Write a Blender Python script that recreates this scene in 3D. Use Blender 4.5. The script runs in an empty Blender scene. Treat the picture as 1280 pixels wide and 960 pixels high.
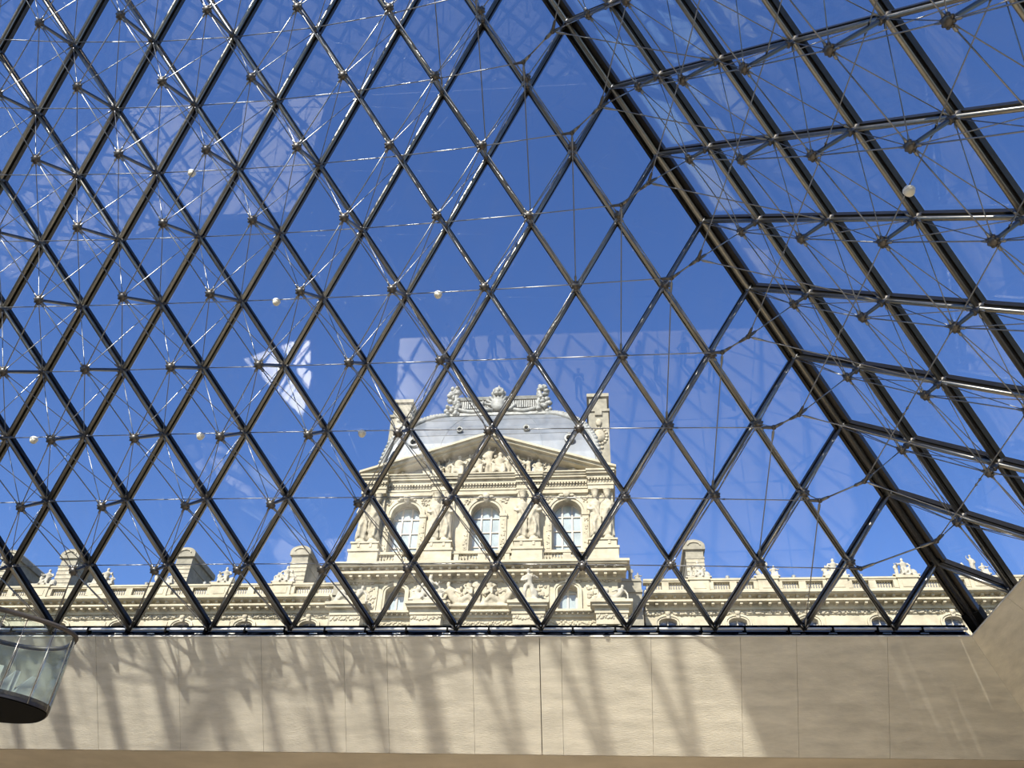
import bpy, math, random
from mathutils import Vector, Matrix
random.seed(7)
S = bpy.context.scene
COL = S.collection
R = math.radians

# ------------------------------------------------------------------ camera
CAM_LOC = Vector((8.868, -0.907, -7.796))
CAM_ROT = (2.24939, -0.03132, 0.07673)
FOCAL_PX = 1047.12
cam_d = bpy.data.cameras.new('camera')
cam_d.sensor_width = 36.0
cam_d.lens = FOCAL_PX / 1280 * 36.0
cam_d.clip_end = 1000
cam_d.clip_start = 0.02
cam = bpy.data.objects.new('camera', cam_d)
cam.location = CAM_LOC
cam.rotation_euler = CAM_ROT
COL.objects.link(cam)
S.camera = cam

# ------------------------------------------------------------------ sky, sun, exposure
SUN_AZ, SUN_EL = R(22.0), R(37.8)          # behind the viewer, to the left
world = bpy.data.worlds.new('sky')
S.world = world
world.use_nodes = True
wn = world.node_tree
wn.nodes.clear()
sky = wn.nodes.new('ShaderNodeTexSky')
sky.sky_type = 'NISHITA'
sky.sun_disc = False
sky.sun_elevation = SUN_EL
sky.sun_rotation = math.pi + SUN_AZ
sky.altitude = 400
sky.air_density = 1.0
sky.dust_density = 0.2
sky.ozone_density = 3.0
hs = wn.nodes.new('ShaderNodeHueSaturation')
hs.inputs['Saturation'].default_value = 1.17
hs.inputs['Hue'].default_value = 0.512
bg = wn.nodes.new('ShaderNodeBackground')
bg.inputs['Strength'].default_value = 0.148
wo = wn.nodes.new('ShaderNodeOutputWorld')
wn.links.new(sky.outputs[0], hs.inputs['Color'])
wn.links.new(hs.outputs[0], bg.inputs[0])
wn.links.new(bg.outputs[0], wo.inputs[0])

sun_d = bpy.data.lights.new('sun', 'SUN')
sun_d.energy = 7.4
sun_d.angle = R(0.53)
sun_d.color = (1.0, 0.93, 0.80)
sun = bpy.data.objects.new('sun', sun_d)
sun_dir = Vector((math.sin(SUN_AZ) * math.cos(SUN_EL), math.cos(SUN_AZ) * math.cos(SUN_EL), -math.sin(SUN_EL)))
sun.rotation_euler = sun_dir.to_track_quat('-Z', 'Y').to_euler()
sun.location = (-20, -60, 60)
COL.objects.link(sun)

vs = S.view_settings
vs.view_transform = 'Standard'
vs.look = 'None'
vs.gamma = 1.0
vs.use_curve_mapping = False
vs.exposure = 0.62
S.cycles.transparent_max_bounces = 24
S.cycles.max_bounces = 10
S.cycles.sample_clamp_indirect = 6.0
S.cycles.use_denoising = True

# ------------------------------------------------------------------ materials
def node_mat(name):
    m = bpy.data.materials.new(name)
    m.use_nodes = True
    nt = m.node_tree
    bsdf = nt.nodes['Principled BSDF']
    return m, nt, bsdf

def mat(name, col, rough=0.7, metal=0.0, var=0.0, scale=3.0, bump=0.0, stretch=(1, 1, 1), spec=0.5, col2=None, detail=6, coord='Object', bump_scale=None):
    m, nt, b = node_mat(name)
    b.inputs['Roughness'].default_value = rough
    b.inputs['Metallic'].default_value = metal
    b.inputs['Specular IOR Level'].default_value = spec
    c = (*col, 1)
    if var or col2 or bump:
        tc = nt.nodes.new('ShaderNodeTexCoord')
        mp = nt.nodes.new('ShaderNodeMapping')
        mp.inputs['Scale'].default_value = stretch
        nt.links.new(tc.outputs[coord], mp.inputs[0])
        nz = nt.nodes.new('ShaderNodeTexNoise')
        nz.inputs['Scale'].default_value = scale
        nz.inputs['Detail'].default_value = detail
        nz.inputs['Roughness'].default_value = 0.62
        nt.links.new(mp.outputs[0], nz.inputs['Vector'])
        rp = nt.nodes.new('ShaderNodeValToRGB')
        a = col2 if col2 else tuple(x * (1 - var) for x in col)
        d = tuple(min(1, x * (1 + var * .5)) for x in col)
        rp.color_ramp.elements[0].position = .3
        rp.color_ramp.elements[1].position = .7
        rp.color_ramp.elements[0].color = (*a, 1)
        rp.color_ramp.elements[1].color = (*d, 1)
        nt.links.new(nz.outputs['Fac'], rp.inputs[0])
        nt.links.new(rp.outputs[0], b.inputs['Base Color'])
        if bump:
            nb = nz
            if bump_scale:
                nb = nt.nodes.new('ShaderNodeTexNoise')
                nb.inputs['Scale'].default_value = bump_scale
                nb.inputs['Detail'].default_value = 3
                nt.links.new(mp.outputs[0], nb.inputs['Vector'])
            bp = nt.nodes.new('ShaderNodeBump')
            bp.inputs['Strength'].default_value = bump
            bp.inputs['Distance'].default_value = .02
            nt.links.new(nb.outputs['Fac'], bp.inputs['Height'])
            nt.links.new(bp.outputs[0], b.inputs['Normal'])
    else:
        b.inputs['Base Color'].default_value = c
    return m

def glass_mat(name, tint, dirt):
    m = bpy.data.materials.new(name)
    m.use_nodes = True
    nt = m.node_tree
    nt.nodes.clear()
    N = nt.nodes.new
    L = nt.links.new
    out = N('ShaderNodeOutputMaterial')
    tr = N('ShaderNodeBsdfTransparent')
    tr.inputs[0].default_value = (*tint, 1)
    gl = N('ShaderNodeBsdfGlossy')
    gl.inputs['Roughness'].default_value = 0.0
    geo = N('ShaderNodeNewGeometry')
    # the index is flipped on the inner faces so that both faces of the slab reflect alike
    mx = N('ShaderNodeMapRange')
    mx.inputs['To Min'].default_value = 1.55
    mx.inputs['To Max'].default_value = 1 / 1.55
    L(geo.outputs['Backfacing'], mx.inputs['Value'])
    fr = N('ShaderNodeFresnel')
    L(mx.outputs[0], fr.inputs['IOR'])
    mix = N('ShaderNodeMixShader')
    L(fr.outputs[0], mix.inputs[0]); L(tr.outputs[0], mix.inputs[1]); L(gl.outputs[0], mix.inputs[2])
    last = mix
    if dirt:
        tc = N('ShaderNodeTexCoord')
        mp = N('ShaderNodeMapping')
        mp.inputs['Scale'].default_value = (1, .35, .35)
        nz = N('ShaderNodeTexNoise')
        nz.inputs['Scale'].default_value = 1.7
        nz.inputs['Detail'].default_value = 7
        nz.inputs['Roughness'].default_value = .6
        nz.inputs['Distortion'].default_value = .8
        oi = N('ShaderNodeObjectInfo')
        ad = N('ShaderNodeVectorMath')
        L(tc.outputs['Object'], ad.inputs[0])
        L(oi.outputs['Location'], ad.inputs[1])
        L(ad.outputs[0], mp.inputs[0])
        L(mp.outputs[0], nz.inputs['Vector'])
        rp = N('ShaderNodeMapRange')
        rp.inputs['From Min'].default_value = .45
        rp.inputs['From Max'].default_value = .85
        rp.inputs['To Max'].default_value = dirt
        L(nz.outputs['Fac'], rp.inputs['Value'])
        df = N('ShaderNodeBsdfDiffuse')
        df.inputs[0].default_value = (.75, .78, .8, 1)
        m2 = N('ShaderNodeMixShader')
        L(rp.outputs[0], m2.inputs[0]); L(mix.outputs[0], m2.inputs[1]); L(df.outputs[0], m2.inputs[2])
        last = m2
    L(last.outputs[0], out.inputs[0])
    return m

M = {}
M['bar'] = mat('bronze_aluminium', (.035, .032, .028), .38, .7, .25, 8)
M['tube'] = mat('brushed_steel', (.31, .295, .26), .33, 1.0, .15, 20)
M['rod'] = mat('bright_steel_rod', (.28, .28, .28), .36, 1.0)
M['strut'] = mat('dark_steel_strut', (.12, .115, .105), .3, 1.0)
M['hub'] = mat('cast_steel', (.13, .12, .11), .42, .85, .2, 12)
M['chrome'] = mat('satin_steel', (.85, .85, .84), .4, .15)
M['dark'] = mat('dark_glossy_metal', (.012, .014, .022), .12, .2)
M['rail'] = mat('bronze_handrail', (.10, .085, .07), .5, .3)
M['black'] = mat('black_steel', (.004, .004, .004), .7, 0, spec=.08)
M['glass'] = glass_mat('laminated_glass', (.955, .968, .985), .035)
M['railglass'] = glass_mat('balustrade_glass', (.90, .95, .945), .03)
M['concrete'] = mat('board_marked_concrete', (.68, .628, .51), .55, 0, .22, 1.1, .25, (1, 1, 5), .4, bump_scale=14)
M['concrete2'] = mat('smooth_concrete', (.58, .515, .415), .55, 0, .18, .8, .1, (1, 1, 2), .4)
M['sill'] = mat('pale_sill', (.62, .60, .55), .6, 0, .1, 6)
M['floor'] = mat('limestone_floor', (.55, .47, .355), .27, 0, .15, 1.2)
M['hallstone'] = mat('hall_limestone', (.62, .54, .42), .6, 0, .12, .8)
M['ground'] = mat('court_paving', (.13, .12, .105), .8, 0, .2, .7)
M['stone'] = mat('warm_limestone', (.42, .373, .267), .85, 0, .30, .9, .3, bump_scale=5)
M['stone2'] = mat('carved_limestone', (.40, .355, .26), .85, 0, .42, 2.2, .35, bump_scale=6)
M['grey_stone'] = mat('weathered_shaded_limestone', (.26, .24, .185), .9, 0, .35, 1.6, .3, bump_scale=5)  # chimney stone; on the recessed piers its dark tone stands for shade
M['white_stone'] = mat('pale_statue_stone', (.38, .352, .283), .85, 0, .3, 2.5, .3, bump_scale=7)
M['lead'] = mat('lead_sheet', (.175, .192, .21), .45, .25, .3, .7, .1, (1, 1, .35))
M['lead_orn'] = mat('lead_ornament', (.24, .245, .23), .6, .1, .5, 2.4, .4, bump_scale=6)
M['slate'] = mat('slate_roof', (.10, .105, .12), .5, 0, .25, 2)
M['frame'] = mat('window_frame_paint', (.40, .36, .30), .6)
M['pane'] = mat('window_pane', (.32, .37, .37), .08, 0, .25, .9, spec=.8)
M['pane_dark'] = mat('window_pane_dim', (.17, .18, .20), .08, 0, .4, 1.2, spec=.8)
M['white'] = mat('white_blind', (.85, .85, .82), .7)
M['tread'] = mat('white_step_stone', (.82, .79, .70), .6, 0, .08, 5)
M['lampglass'] = mat('frosted_lamp_glass', (.85, .80, .66), .25)

# ------------------------------------------------------------------ mesh helpers
class MB:
    def __init__(self):
        self.v = []; self.f = []
    def add(self, vs, fs):
        o = len(self.v)
        self.v += [tuple(p) for p in vs]
        self.f += [tuple(i + o for i in f) for f in fs]
        return self
    def hexa(self, p):            # 8 points: bottom quad 0-3, top quad 4-7
        return self.add(p, [(0, 3, 2, 1), (4, 5, 6, 7), (0, 1, 5, 4), (1, 2, 6, 5), (2, 3, 7, 6), (3, 0, 4, 7)])
    def box(self, x0, x1, y0, y1, z0, z1):
        return self.hexa([(x0, y0, z0), (x1, y0, z0), (x1, y1, z0), (x0, y1, z0), (x0, y0, z1), (x1, y0, z1), (x1, y1, z1), (x0, y1, z1)])
    def prism(self, poly, y0, y1):      # polygon of (x, z), extruded along y
        n = len(poly)
        vs = [(x, y0, z) for x, z in poly] + [(x, y1, z) for x, z in poly]
        fs = [tuple(range(n)), tuple(range(2 * n - 1, n - 1, -1))]
        fs += [(i, i + n, (i + 1) % n + n, (i + 1) % n) for i in range(n)]
        return self.add(vs, fs)
    def prism_x(self, poly, x0, x1):    # polygon of (y, z), extruded along x
        n = len(poly)
        vs = [(x0, y, z) for y, z in poly] + [(x1, y, z) for y, z in poly]
        fs = [tuple(range(n - 1, -1, -1)), tuple(range(n, 2 * n))]
        fs += [(i, (i + 1) % n, (i + 1) % n + n, i + n) for i in range(n)]
        return self.add(vs, fs)
    def prism_z(self, poly, z0, z1):
        n = len(poly)
        vs = [(x, y, z0) for x, y in poly] + [(x, y, z1) for x, y in poly]
        fs = [tuple(range(n - 1, -1, -1)), tuple(range(n, 2 * n))]
        fs += [(i, (i + 1) % n, (i + 1) % n + n, i + n) for i in range(n)]
        return self.add(vs, fs)
    def tube(self, pts, rs, n=8, cap=True):
        pts = [Vector(p) for p in pts]
        if not hasattr(rs, '__len__'): rs = [rs] * len(pts)
        rings = []
        up = None
        for i, p in enumerate(pts):
            d = (pts[min(i + 1, len(pts) - 1)] - pts[max(i - 1, 0)])
            if d.length < 1e-6: d = Vector((0, 0, 1))
            d.normalize()
            if up is None:
                up = Vector((0, 0, 1)) if abs(d.z) < .9 else Vector((1, 0, 0))
            a = d.cross(up).normalized(); b = a.cross(d)
            up = b
            rings.append([p + rs[i] * (math.cos(2 * math.pi * k / n) * a + math.sin(2 * math.pi * k / n) * b) for k in range(n)])
        vs = [q for r in rings for q in r]
        fs = []
        for i in range(len(rings) - 1):
            for k in range(n):
                k2 = (k + 1) % n
                fs.append((i * n + k, i * n + k2, (i + 1) * n + k2, (i + 1) * n + k))
        if cap:
            fs.append(tuple(range(n - 1, -1, -1)))
            fs.append(tuple(range((len(rings) - 1) * n, len(rings) * n)))
        return self.add(vs, fs)
    def lathe(self, prof, n=12, c=(0, 0, 0)):
        vs = []
        for r, z in prof:
            for k in range(n):
                a = 2 * math.pi * k / n
                vs.append((c[0] + r * math.cos(a), c[1] + r * math.sin(a), c[2] + z))
        fs = []
        for i in range(len(prof) - 1):
            for k in range(n):
                k2 = (k + 1) % n
                fs.append((i * n + k, i * n + k2, (i + 1) * n + k2, (i + 1) * n + k))
        fs.append(tuple(range(n - 1, -1, -1)))
        fs.append(tuple(range((len(prof) - 1) * n, len(prof) * n)))
        return self.add(vs, fs)
    def ball(self, c, r, n=8, m=6):
        if not hasattr(r, '__len__'): r = (r, r, r)
        vs = [(c[0], c[1], c[2] - r[2])]
        for i in range(1, m):
            t = -math.pi / 2 + math.pi * i / m
            for k in range(n):
                a = 2 * math.pi * k / n
                vs.append((c[0] + r[0] * math.cos(t) * math.cos(a), c[1] + r[1] * math.cos(t) * math.sin(a), c[2] + r[2] * math.sin(t)))
        vs.append((c[0], c[1], c[2] + r[2]))
        fs = [(0, 1 + (k + 1) % n, 1 + k) for k in range(n)]
        for i in range(m - 2):
            for k in range(n):
                k2 = (k + 1) % n
                fs.append((1 + i * n + k, 1 + i * n + k2, 1 + (i + 1) * n + k2, 1 + (i + 1) * n + k))
        l = len(vs) - 1
        fs += [(l, 1 + (m - 2) * n + k, 1 + (m - 2) * n + (k + 1) % n) for k in range(n)]
        return self.add(vs, fs)
    def mesh(self, name, material, smooth=False):
        me = bpy.data.meshes.new(name)
        me.from_pydata(self.v, [], self.f)
        me.materials.append(material)
        if smooth:
            me.polygons.foreach_set('use_smooth', [True] * len(me.polygons))
        me.update()
        return me
    def build(self, name, material, parent=None, smooth=False, kind=None, label=None):
        return obj(name, self.mesh(name, material, smooth), parent, kind=kind, label=label)

def obj(name, me, parent=None, mw=None, kind=None, label=None):
    o = bpy.data.objects.new(name, me)
    COL.objects.link(o)
    if parent: o.parent = parent
    if mw is not None: o.matrix_local = mw
    if kind: o['kind'] = kind
    if label: o['label'] = label
    return o

def root(name, label=None, cat=None, group=None, kind=None, loc=(0, 0, 0), rz=0):
    o = bpy.data.objects.new(name, None)
    COL.objects.link(o)
    o.location = loc
    o.rotation_euler = (0, 0, rz)
    o.empty_display_size = .2
    tag(o, label, cat, group, kind)
    return o

def tag(o, label=None, cat=None, group=None, kind=None):
    if label: o['label'] = label
    if cat: o['category'] = cat
    if group: o['group'] = group
    if kind: o['kind'] = kind
    return o

# ================================================================== STRUCTURE: hall shell
BASE, HGT, NU = 35.42, 21.64, 18
U = BASE / NU
HALF = BASE / 2
SLOPE = HALF / HGT
FLOOR_Z = -9.4
CEIL_Z = -2.385
WALL_TOP = -0.30
DROP = 2.08
FY, RX = 17.5, 17.3                # top edges of the front and the right concrete slope

fl = MB().box(-34, 34, -34, 34, FLOOR_Z - .4, FLOOR_Z).build('floor', M['floor'])
tag(fl, 'pale limestone floor of the underground hall', 'floor', kind='structure')
# court paving round the pyramid
g = MB()
for b in ((-140, 140, 18.1, 120), (-140, 140, -140, -18.1), (-140, -18.1, -18.1, 18.1), (18.1, 140, -18.1, 18.1)):
    g.box(b[0], b[1], b[2], b[3], -.3, -.02)
tag(g.build('ground', M['ground']), 'stone paved courtyard around the glass pyramid', 'ground', kind='structure')
# hall ceiling ring
OB = FY + SLOPE * DROP              # outer edge of the slopes
c_ = MB()
for b in ((-34, 34, OB + .03, 34), (-34, 34, -34, -OB), (-34, -OB, -OB, OB + .03), (RX + SLOPE * DROP + .03, 34, -OB, OB + .03)):
    c_.box(b[0], b[1], b[2], b[3], CEIL_Z, -.32)
tag(c_.build('ceiling', M['concrete2']), 'smooth concrete soffit of the hall below the slopes', 'ceiling', kind='structure')
for nm, b in (('wall_hall_north', (-34.4, 34.4, 34, 34.4)), ('wall_hall_south', (-34.4, 34.4, -34.4, -34)), ('wall_hall_west', (-34.4, -34, -34, 34)), ('wall_hall_east', (34, 34.4, -34, 34))):
    tag(MB().box(*b, FLOOR_Z, -.32).build(nm, M['hallstone']), 'plain limestone wall at the edge of the hall', 'wall', kind='structure')

def slope_panel(mb_list, x0, x1, t0=0.0):
    pass

# front slope: panels between the visible joints
def slope_wall(name, top, half0, half1, seams, strong, label, rz, mirror=None):
    """Concrete slope below one pyramid face. Local frame: +y is outward, x along the edge."""
    rt = root(name, label, 'wall', kind='structure', rz=rz)
    y1, z1 = top + SLOPE * DROP, WALL_TOP - DROP
    xs = [half0] + sorted(seams) + [half1]
    nrm = Vector((0, HGT, HALF)).normalized()
    for i in range(len(xs) - 1):
        a, b = xs[i], xs[i + 1]
        ga = .010 if a in strong else .003
        gb = .010 if b in strong else .003
        # the end panels are mitred along the corner
        a0, a1 = (a + ga, a + ga) if i else (a, a - SLOPE * DROP)
        b0, b1 = (b - gb, b - gb) if i < len(xs) - 2 else (b, b + SLOPE * DROP)
        off = nrm * .15
        pr = nrm * (random.random() * .004)
        p = [Vector((a1, y1, z1)), Vector((b1, y1, z1)), Vector((b0, top, WALL_TOP)), Vector((a0, top, WALL_TOP))]
        q = MB().hexa([v + pr + off for v in p] + [v + pr for v in p])
        q.build('concrete_panel', M['concrete'], rt)
    # backing behind the joints
    off = nrm * .16
    p = [Vector((half0 - SLOPE * DROP, y1, z1)), Vector((half1 + SLOPE * DROP, y1, z1)), Vector((half1, top, WALL_TOP)), Vector((half0, top, WALL_TOP))]
    MB().hexa([v + off + nrm * .5 for v in p] + [v + off for v in p]).build('concrete_core', M['concrete2'], rt)
    # lower lip and upper pale sill
    MB().box(half0, half1, top - .012, top + .1, WALL_TOP, WALL_TOP + .03).build('sill_strip', M['sill'], rt)
    return rt

SEAMS = [-14.7, -12.7, -10.7, -8.7, -6.7, -4.7, -2.70, -0.68, 1.33, 3.30, 4.31, 6.30, 7.84, 8.33, 10.35, 12.33, 13.55, 15.51]
slope_wall('wall_front', FY, -17.5, RX, SEAMS, (7.84,), 'sunlit sloping concrete wall striped with lattice shadows below the glass', 0)
SE2 = [-15.5 + 2.0 * i for i in range(16)]
slope_wall('wall_right', RX, -17.5, FY, SE2, (), 'shaded sloping concrete wall meeting the front slope at the corner', -math.pi / 2)
slope_wall('wall_back', 17.5, -RX, 17.5, SE2, (), 'sloping concrete wall behind the viewer', math.pi)
slope_wall('wall_left', 17.5, -17.5, 17.5, SE2, (), 'sloping concrete wall on the entrance side', math.pi / 2)

# ================================================================== GLASS PYRAMID
NRM = Vector((0, -HGT, -HALF)).normalized()          # inward normal of the front face
def node(k, j, d=0.0):
    return Vector((HALF - (j + k / 2) * U, HALF - k * U / 2, k * HGT / NU)) + NRM * d
def bubble(k, j):
    return 27 * k * j * (NU - k - j) / NU ** 3
def hub_depth(k, j):
    return .22 + 1.65 * bubble(k, j)
def ring_depth(k, j):
    n = NU - k
    s = (1 - 2 * j / n) ** 2
    gk = {1: .45, 2: .78}.get(k, 1.0)
    return .12 + 2.5 * s * gk * min(1, n / 6)
def hub(k, j):
    return node(k, j, hub_depth(k, j))

def frame_to(p, q, side=None):
    """Matrix with z from p to q (unscaled) at p."""
    z = (q - p).normalized()
    s = side if side is not None else NRM
    y = z.cross(s)
    if y.length < 1e-4: y = z.cross(Vector((1, 0, 0)))
    y.normalize()
    x = y.cross(z)
    m = Matrix((x, y, z)).transposed().to_4x4()
    m.translation = p
    return m

ROT = [Matrix.Rotation(a, 4, 'Z') for a in (0, -math.pi / 2, math.pi, math.pi / 2)]
CAMI = (Matrix.Translation(CAM_LOC) @ __import__('mathutils').Euler(CAM_ROT).to_matrix().to_4x4()).inverted()
def on_screen(p, mar=90):
    q = CAMI @ p
    if q.z > -.5: return None
    x = 640 + FOCAL_PX * q.x / -q.z; y = 480 - FOCAL_PX * q.y / -q.z
    return (x, y) if -mar < x < 1280 + mar and -mar < y < 960 + mar else None

# shared meshes
def unit_rod(name, r, m, sleeve=.11):
    b = MB().tube([(0, 0, 0), (0, 0, 1)], r, 5)
    for a, c in ((.02, sleeve), (1 - sleeve, .98)):
        b.tube([(0, 0, a), (0, 0, a + .01), (0, 0, c - .03), (0, 0, c)], [r, r * 2.3, r * 1.9, r], 6)
    return b.mesh(name, m, True)
ME_CHORD = unit_rod('chord_rod', .0125, M['rod'], .10)
ME_WEB = unit_rod('web_rod', .0095, M['rod'], .09)
ME_RING = unit_rod('ring_rod', .012, M['rod'], .06)
ME_TIE = unit_rod('corner_tie', .017, M['tube'], .2)
ME_STRUT = MB().tube([(0, 0, 0), (0, 0, .12), (0, 0, .5), (0, 0, .88), (0, 0, 1)], [.030, .042, .042, .036, .028], 8).mesh('strut', M['strut'], True)
hb = MB().ball((0, 0, 0), (.095, .095, .075), 10, 6)
for i in range(8):
    a = 2 * math.pi * (i + .5) / 8
    hb.ball((math.cos(a) * .085, math.sin(a) * .085, .0), .034, 6, 4)
hb.lathe([(.03, -.12), (.05, -.11), (.05, -.05)], 8)
ME_HUB = hb.mesh('hub', M['hub'], True)
ME_CAST = MB().lathe([(.055, 0), (.085, .03), (.085, .10), (.06, .14), (.06, .26), (.075, .28), (.05, .31)], 8).mesh('node_casting', M['hub'], True)

def pane_mesh(pts, name):
    c = sum(pts, Vector()) / len(pts)
    inn = [c + (p - c) * (1 - .07 / (p - c).length * 1.2) for p in pts]
    n = len(pts)
    vs = [p + NRM * -.055 - c for p in inn] + [p + NRM * -.035 - c for p in inn]
    fs = [tuple(range(n)), tuple(range(2 * n - 1, n - 1, -1))] + [(i, i + n, (i + 1) % n + n, (i + 1) % n) for i in range(n)]
    b = MB().add(vs, fs)
    # make sure the faces point outwards
    me = b.mesh(name, M['glass'])
    a = (inn[1] - inn[0]).cross(inn[2] - inn[1])
    if a.dot(NRM) > 0:
        me.flip_normals()
    return me, c
RH, RHC = pane_mesh([node(1, 4), node(2, 3), node(3, 3), node(2, 4)], 'pane')
TR, TRC = pane_mesh([node(0, 4), node(1, 4), node(0, 5)], 'pane')

bar_cache = {}
def bar_meshes(n):
    if n not in bar_cache:
        L = n * (node(1, 0) - node(0, 0)).length
        b = MB().box(-.035, .085, -.06, .06, 0, L)
        b.box(.085, .125, -.028, .028, 0, L)            # web towards the inner tube
        t = MB().tube([(0, 0, 0), (0, 0, L)], .043, 10)
        bar_cache[n] = (b.mesh('glazing_bar', M['bar']), t.mesh('inner_tube', M['tube'], True))
    return bar_cache[n]

def scaled(m, L):
    return m @ Matrix.Diagonal((1, 1, L, 1))

def build_face(name, idx, label, detail):
    rt = root(name, label, 'window', kind='structure')
    rt.matrix_world = ROT[idx]
    rm = ROT[idx]
    # panes
    panes = []
    for k in range(NU):
        for j in range(NU - k):
            if k == 0:
                panes.append((TR, node(0, j) - node(0, 4) + TRC))
            else:
                panes.append((RH, node(k - 1, j + 1) - node(1, 4) + RHC))
    if detail:
        for me, c in panes:
            o = obj('pane', me, rt)
            o.location = c
    else:
        b = MB()
        for me, c in panes:
            b.add([v.co + c for v in me.vertices], [tuple(p.vertices) for p in me.polygons])
        b.build('pane_field', M['glass'], rt, kind='stuff')
    # glazing bars with their inner tubes
    for fam in (0, 1):
        for q in range(1, NU):
            n = NU - q
            p0 = node(0, q) if fam == 0 else node(0, NU - q)
            p1 = node(n, q) if fam == 0 else node(n, 0)
            bm, tm = bar_meshes(n)
            o = obj('glazing_bar', bm, rt, frame_to(p0, p1))
            t = obj('inner_tube', tm, o)
            t.location = (.165, 0, 0)
    # nodes
    stuff = MB()
    def put(me, m, nm, par):
        if par is not None:
            return obj(nm, me, rt, m) if par is True else obj(nm, me, par, par.matrix_local.inverted() @ m)
        stuff.add([m @ v.co for v in me.vertices], [tuple(p.vertices) for p in me.polygons])
    hubs_stuff = MB()
    rods = []
    for k in range(1, NU):
        for j in range(1, NU - k):
            vis = detail and on_screen(rm @ node(k, j), 140)
            h = hub(k, j); d = hub_depth(k, j)
            m = frame_to(node(k, j, .02), h, Vector((1, 0, 0)))
            ms = frame_to(node(k, j, .15), h, Vector((1, 0, 0))); ms = ms @ Matrix.Diagonal((1, 1, max(.05, d - .2), 1))
            mh = frame_to(h, h + NRM, Vector((1, 0, 0)))
            if vis:
                s = obj('strut', ME_STRUT, rt, ms)
                hm = obj('hub', ME_HUB, rt, mh)
                cs = obj('node_casting', ME_CAST, rt, m)
            else:
                for me, mm in ((ME_STRUT, ms), (ME_HUB, mh), (ME_CAST, m)):
                    hubs_stuff.add([mm @ v.co for v in me.vertices], [tuple(p.vertices) for p in me.polygons])
            for dk, dj in ((1, 0), (1, -1), (-1, 0), (-1, 1)):
                a, b = k + dk, j + dj
                inner = a >= 1 and b >= 1 and a + b <= NU - 1
                rods.append(('web_rod', ME_WEB, h, node(a, b, .20)))
                if inner:
                    if dk > 0: rods.append(('chord_rod', ME_CHORD, h, hub(a, b)))
                else:
                    rods.append(('chord_rod', ME_CHORD, h, node(a, b, .10)))
    for k in range(1, NU - 2):
        n = NU - k
        for j in range(1, n - 1):
            rods.append(('ring_rod', ME_RING, node(k, j, ring_depth(k, j)), node(k, j + 1, ring_depth(k, j + 1))))
    ind = {}
    rest = []
    for r in rods:
        c = rm @ ((r[2] + r[3]) / 2)
        if detail and on_screen(c, 60):
            ind.setdefault(r[0], []).append(((r[2] - r[3]).length / (c - CAM_LOC).length, r))
        else:
            rest.append(r)
    for kname, l in ind.items():
        l.sort(key=lambda t: -t[0])
        for s, r in l[:290]:
            obj(r[0], r[1], rt, scaled(frame_to(r[2], r[3], Vector((.3, .5, 1))), (r[3] - r[2]).length))
        rest += [r for s, r in l[290:]]
    for r in rest:
        m = scaled(frame_to(r[2], r[3], Vector((.3, .5, 1))), (r[3] - r[2]).length)
        stuff.add([m @ v.co for v in r[1].vertices], [tuple(p.vertices) for p in r[1].polygons])
    stuff.build('far_rods', M['rod'], rt, True, kind='stuff')
    if hubs_stuff.v: hubs_stuff.build('far_struts', M['hub'], rt, True, kind='stuff')
    return rt

build_face('window_1', 0, 'glass pyramid face of rhombus panes with the palace behind it', True)
build_face('window_2', 1, 'glass pyramid face right of the thick corner beam', True)
build_face('window_3', 2, 'glass pyramid face behind the viewer', False)
build_face('window_4', 3, 'glass pyramid face on the entrance side', False)

# hip beams with the ties that cross each corner
ST = Matrix(((0, 1, 0), (1, 0, 0), (0, 0, 1))).to_4x4()     # mirror across the hip plane
BIS = Vector((-1, -1, -1.0)).normalized()
for idx in range(4):
    rt = root('trim_%d' % (idx + 1), ['thick steel corner beam between the front and the right glass face', 'steel corner beam behind the viewer on the right', 'steel corner beam behind the viewer on the left', 'steel corner beam between the front and the entrance face'][idx], 'beam', kind='structure')
    rt.matrix_world = ROT[idx]
    p0, p1 = Vector((HALF, HALF, 0)), Vector((0, 0, HGT))
    L = (p1 - p0).length
    m = frame_to(p0, p1, BIS)
    obj('hip_beam', MB().box(-.05, .13, -.13, .13, 0, L).mesh('hip_beam', M['bar']), rt, m)
    for sy in (-1, 1):
        obj('hip_flange', MB().box(.02, .20, sy * .165 - .03, sy * .165 + .03, 0, L).mesh('hip_flange', M['bar']), rt, m)
    obj('hip_tube', MB().tube([(.20, 0, 0), (.20, 0, L)], .065, 12).mesh('hip_tube', M['tube'], True), rt, m)
    obj('hip_foot', MB().box(-.07, .24, -.2, .2, -.1, .5).mesh('hip_foot', M['black']), rt, m)
    for k in range(1, 15):
        A = node(k, 1, ring_depth(k, 1)); B = ST @ A
        H1 = hub(k, 1); H2 = ST @ H1
        vis = idx == 0 and k < 11
        tie = lambda a, b, me=ME_TIE, nm='corner_tie': obj(nm, me, rt, scaled(frame_to(a, b, Vector((.3, .5, 1))), (b - a).length))
        if vis or k % 2 == 0:
            tie(A, B)
            tie(H1, A, ME_CHORD); tie(H2, B, ME_CHORD)
            if k >= 2:
                t = node(k - 2, 2, .2)
                tie(A, t, ME_CHORD); tie(B, ST @ t, ME_CHORD)
            for P, Q in ((A, B), (B, A)):
                d1 = (Q - P).normalized(); d2 = (node(k, 2, ring_depth(k, 2)) - A).normalized()
                if P is B: d2 = (ST.to_3x3() @ d2)
                d3 = (hub(k, 1) - A).normalized()
                if P is B: d3 = ST.to_3x3() @ d3
                pl = MB()
                pl.ball(P, .055, 8, 5)
                for dd in (d1, d2, d3):
                    pl.tube([P, P + dd * .06, P + dd * .2, P + dd * .24], [.03, .035, .028, .012], 6)
                pl.build('tie_plate', M['hub'], rt, True)

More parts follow.
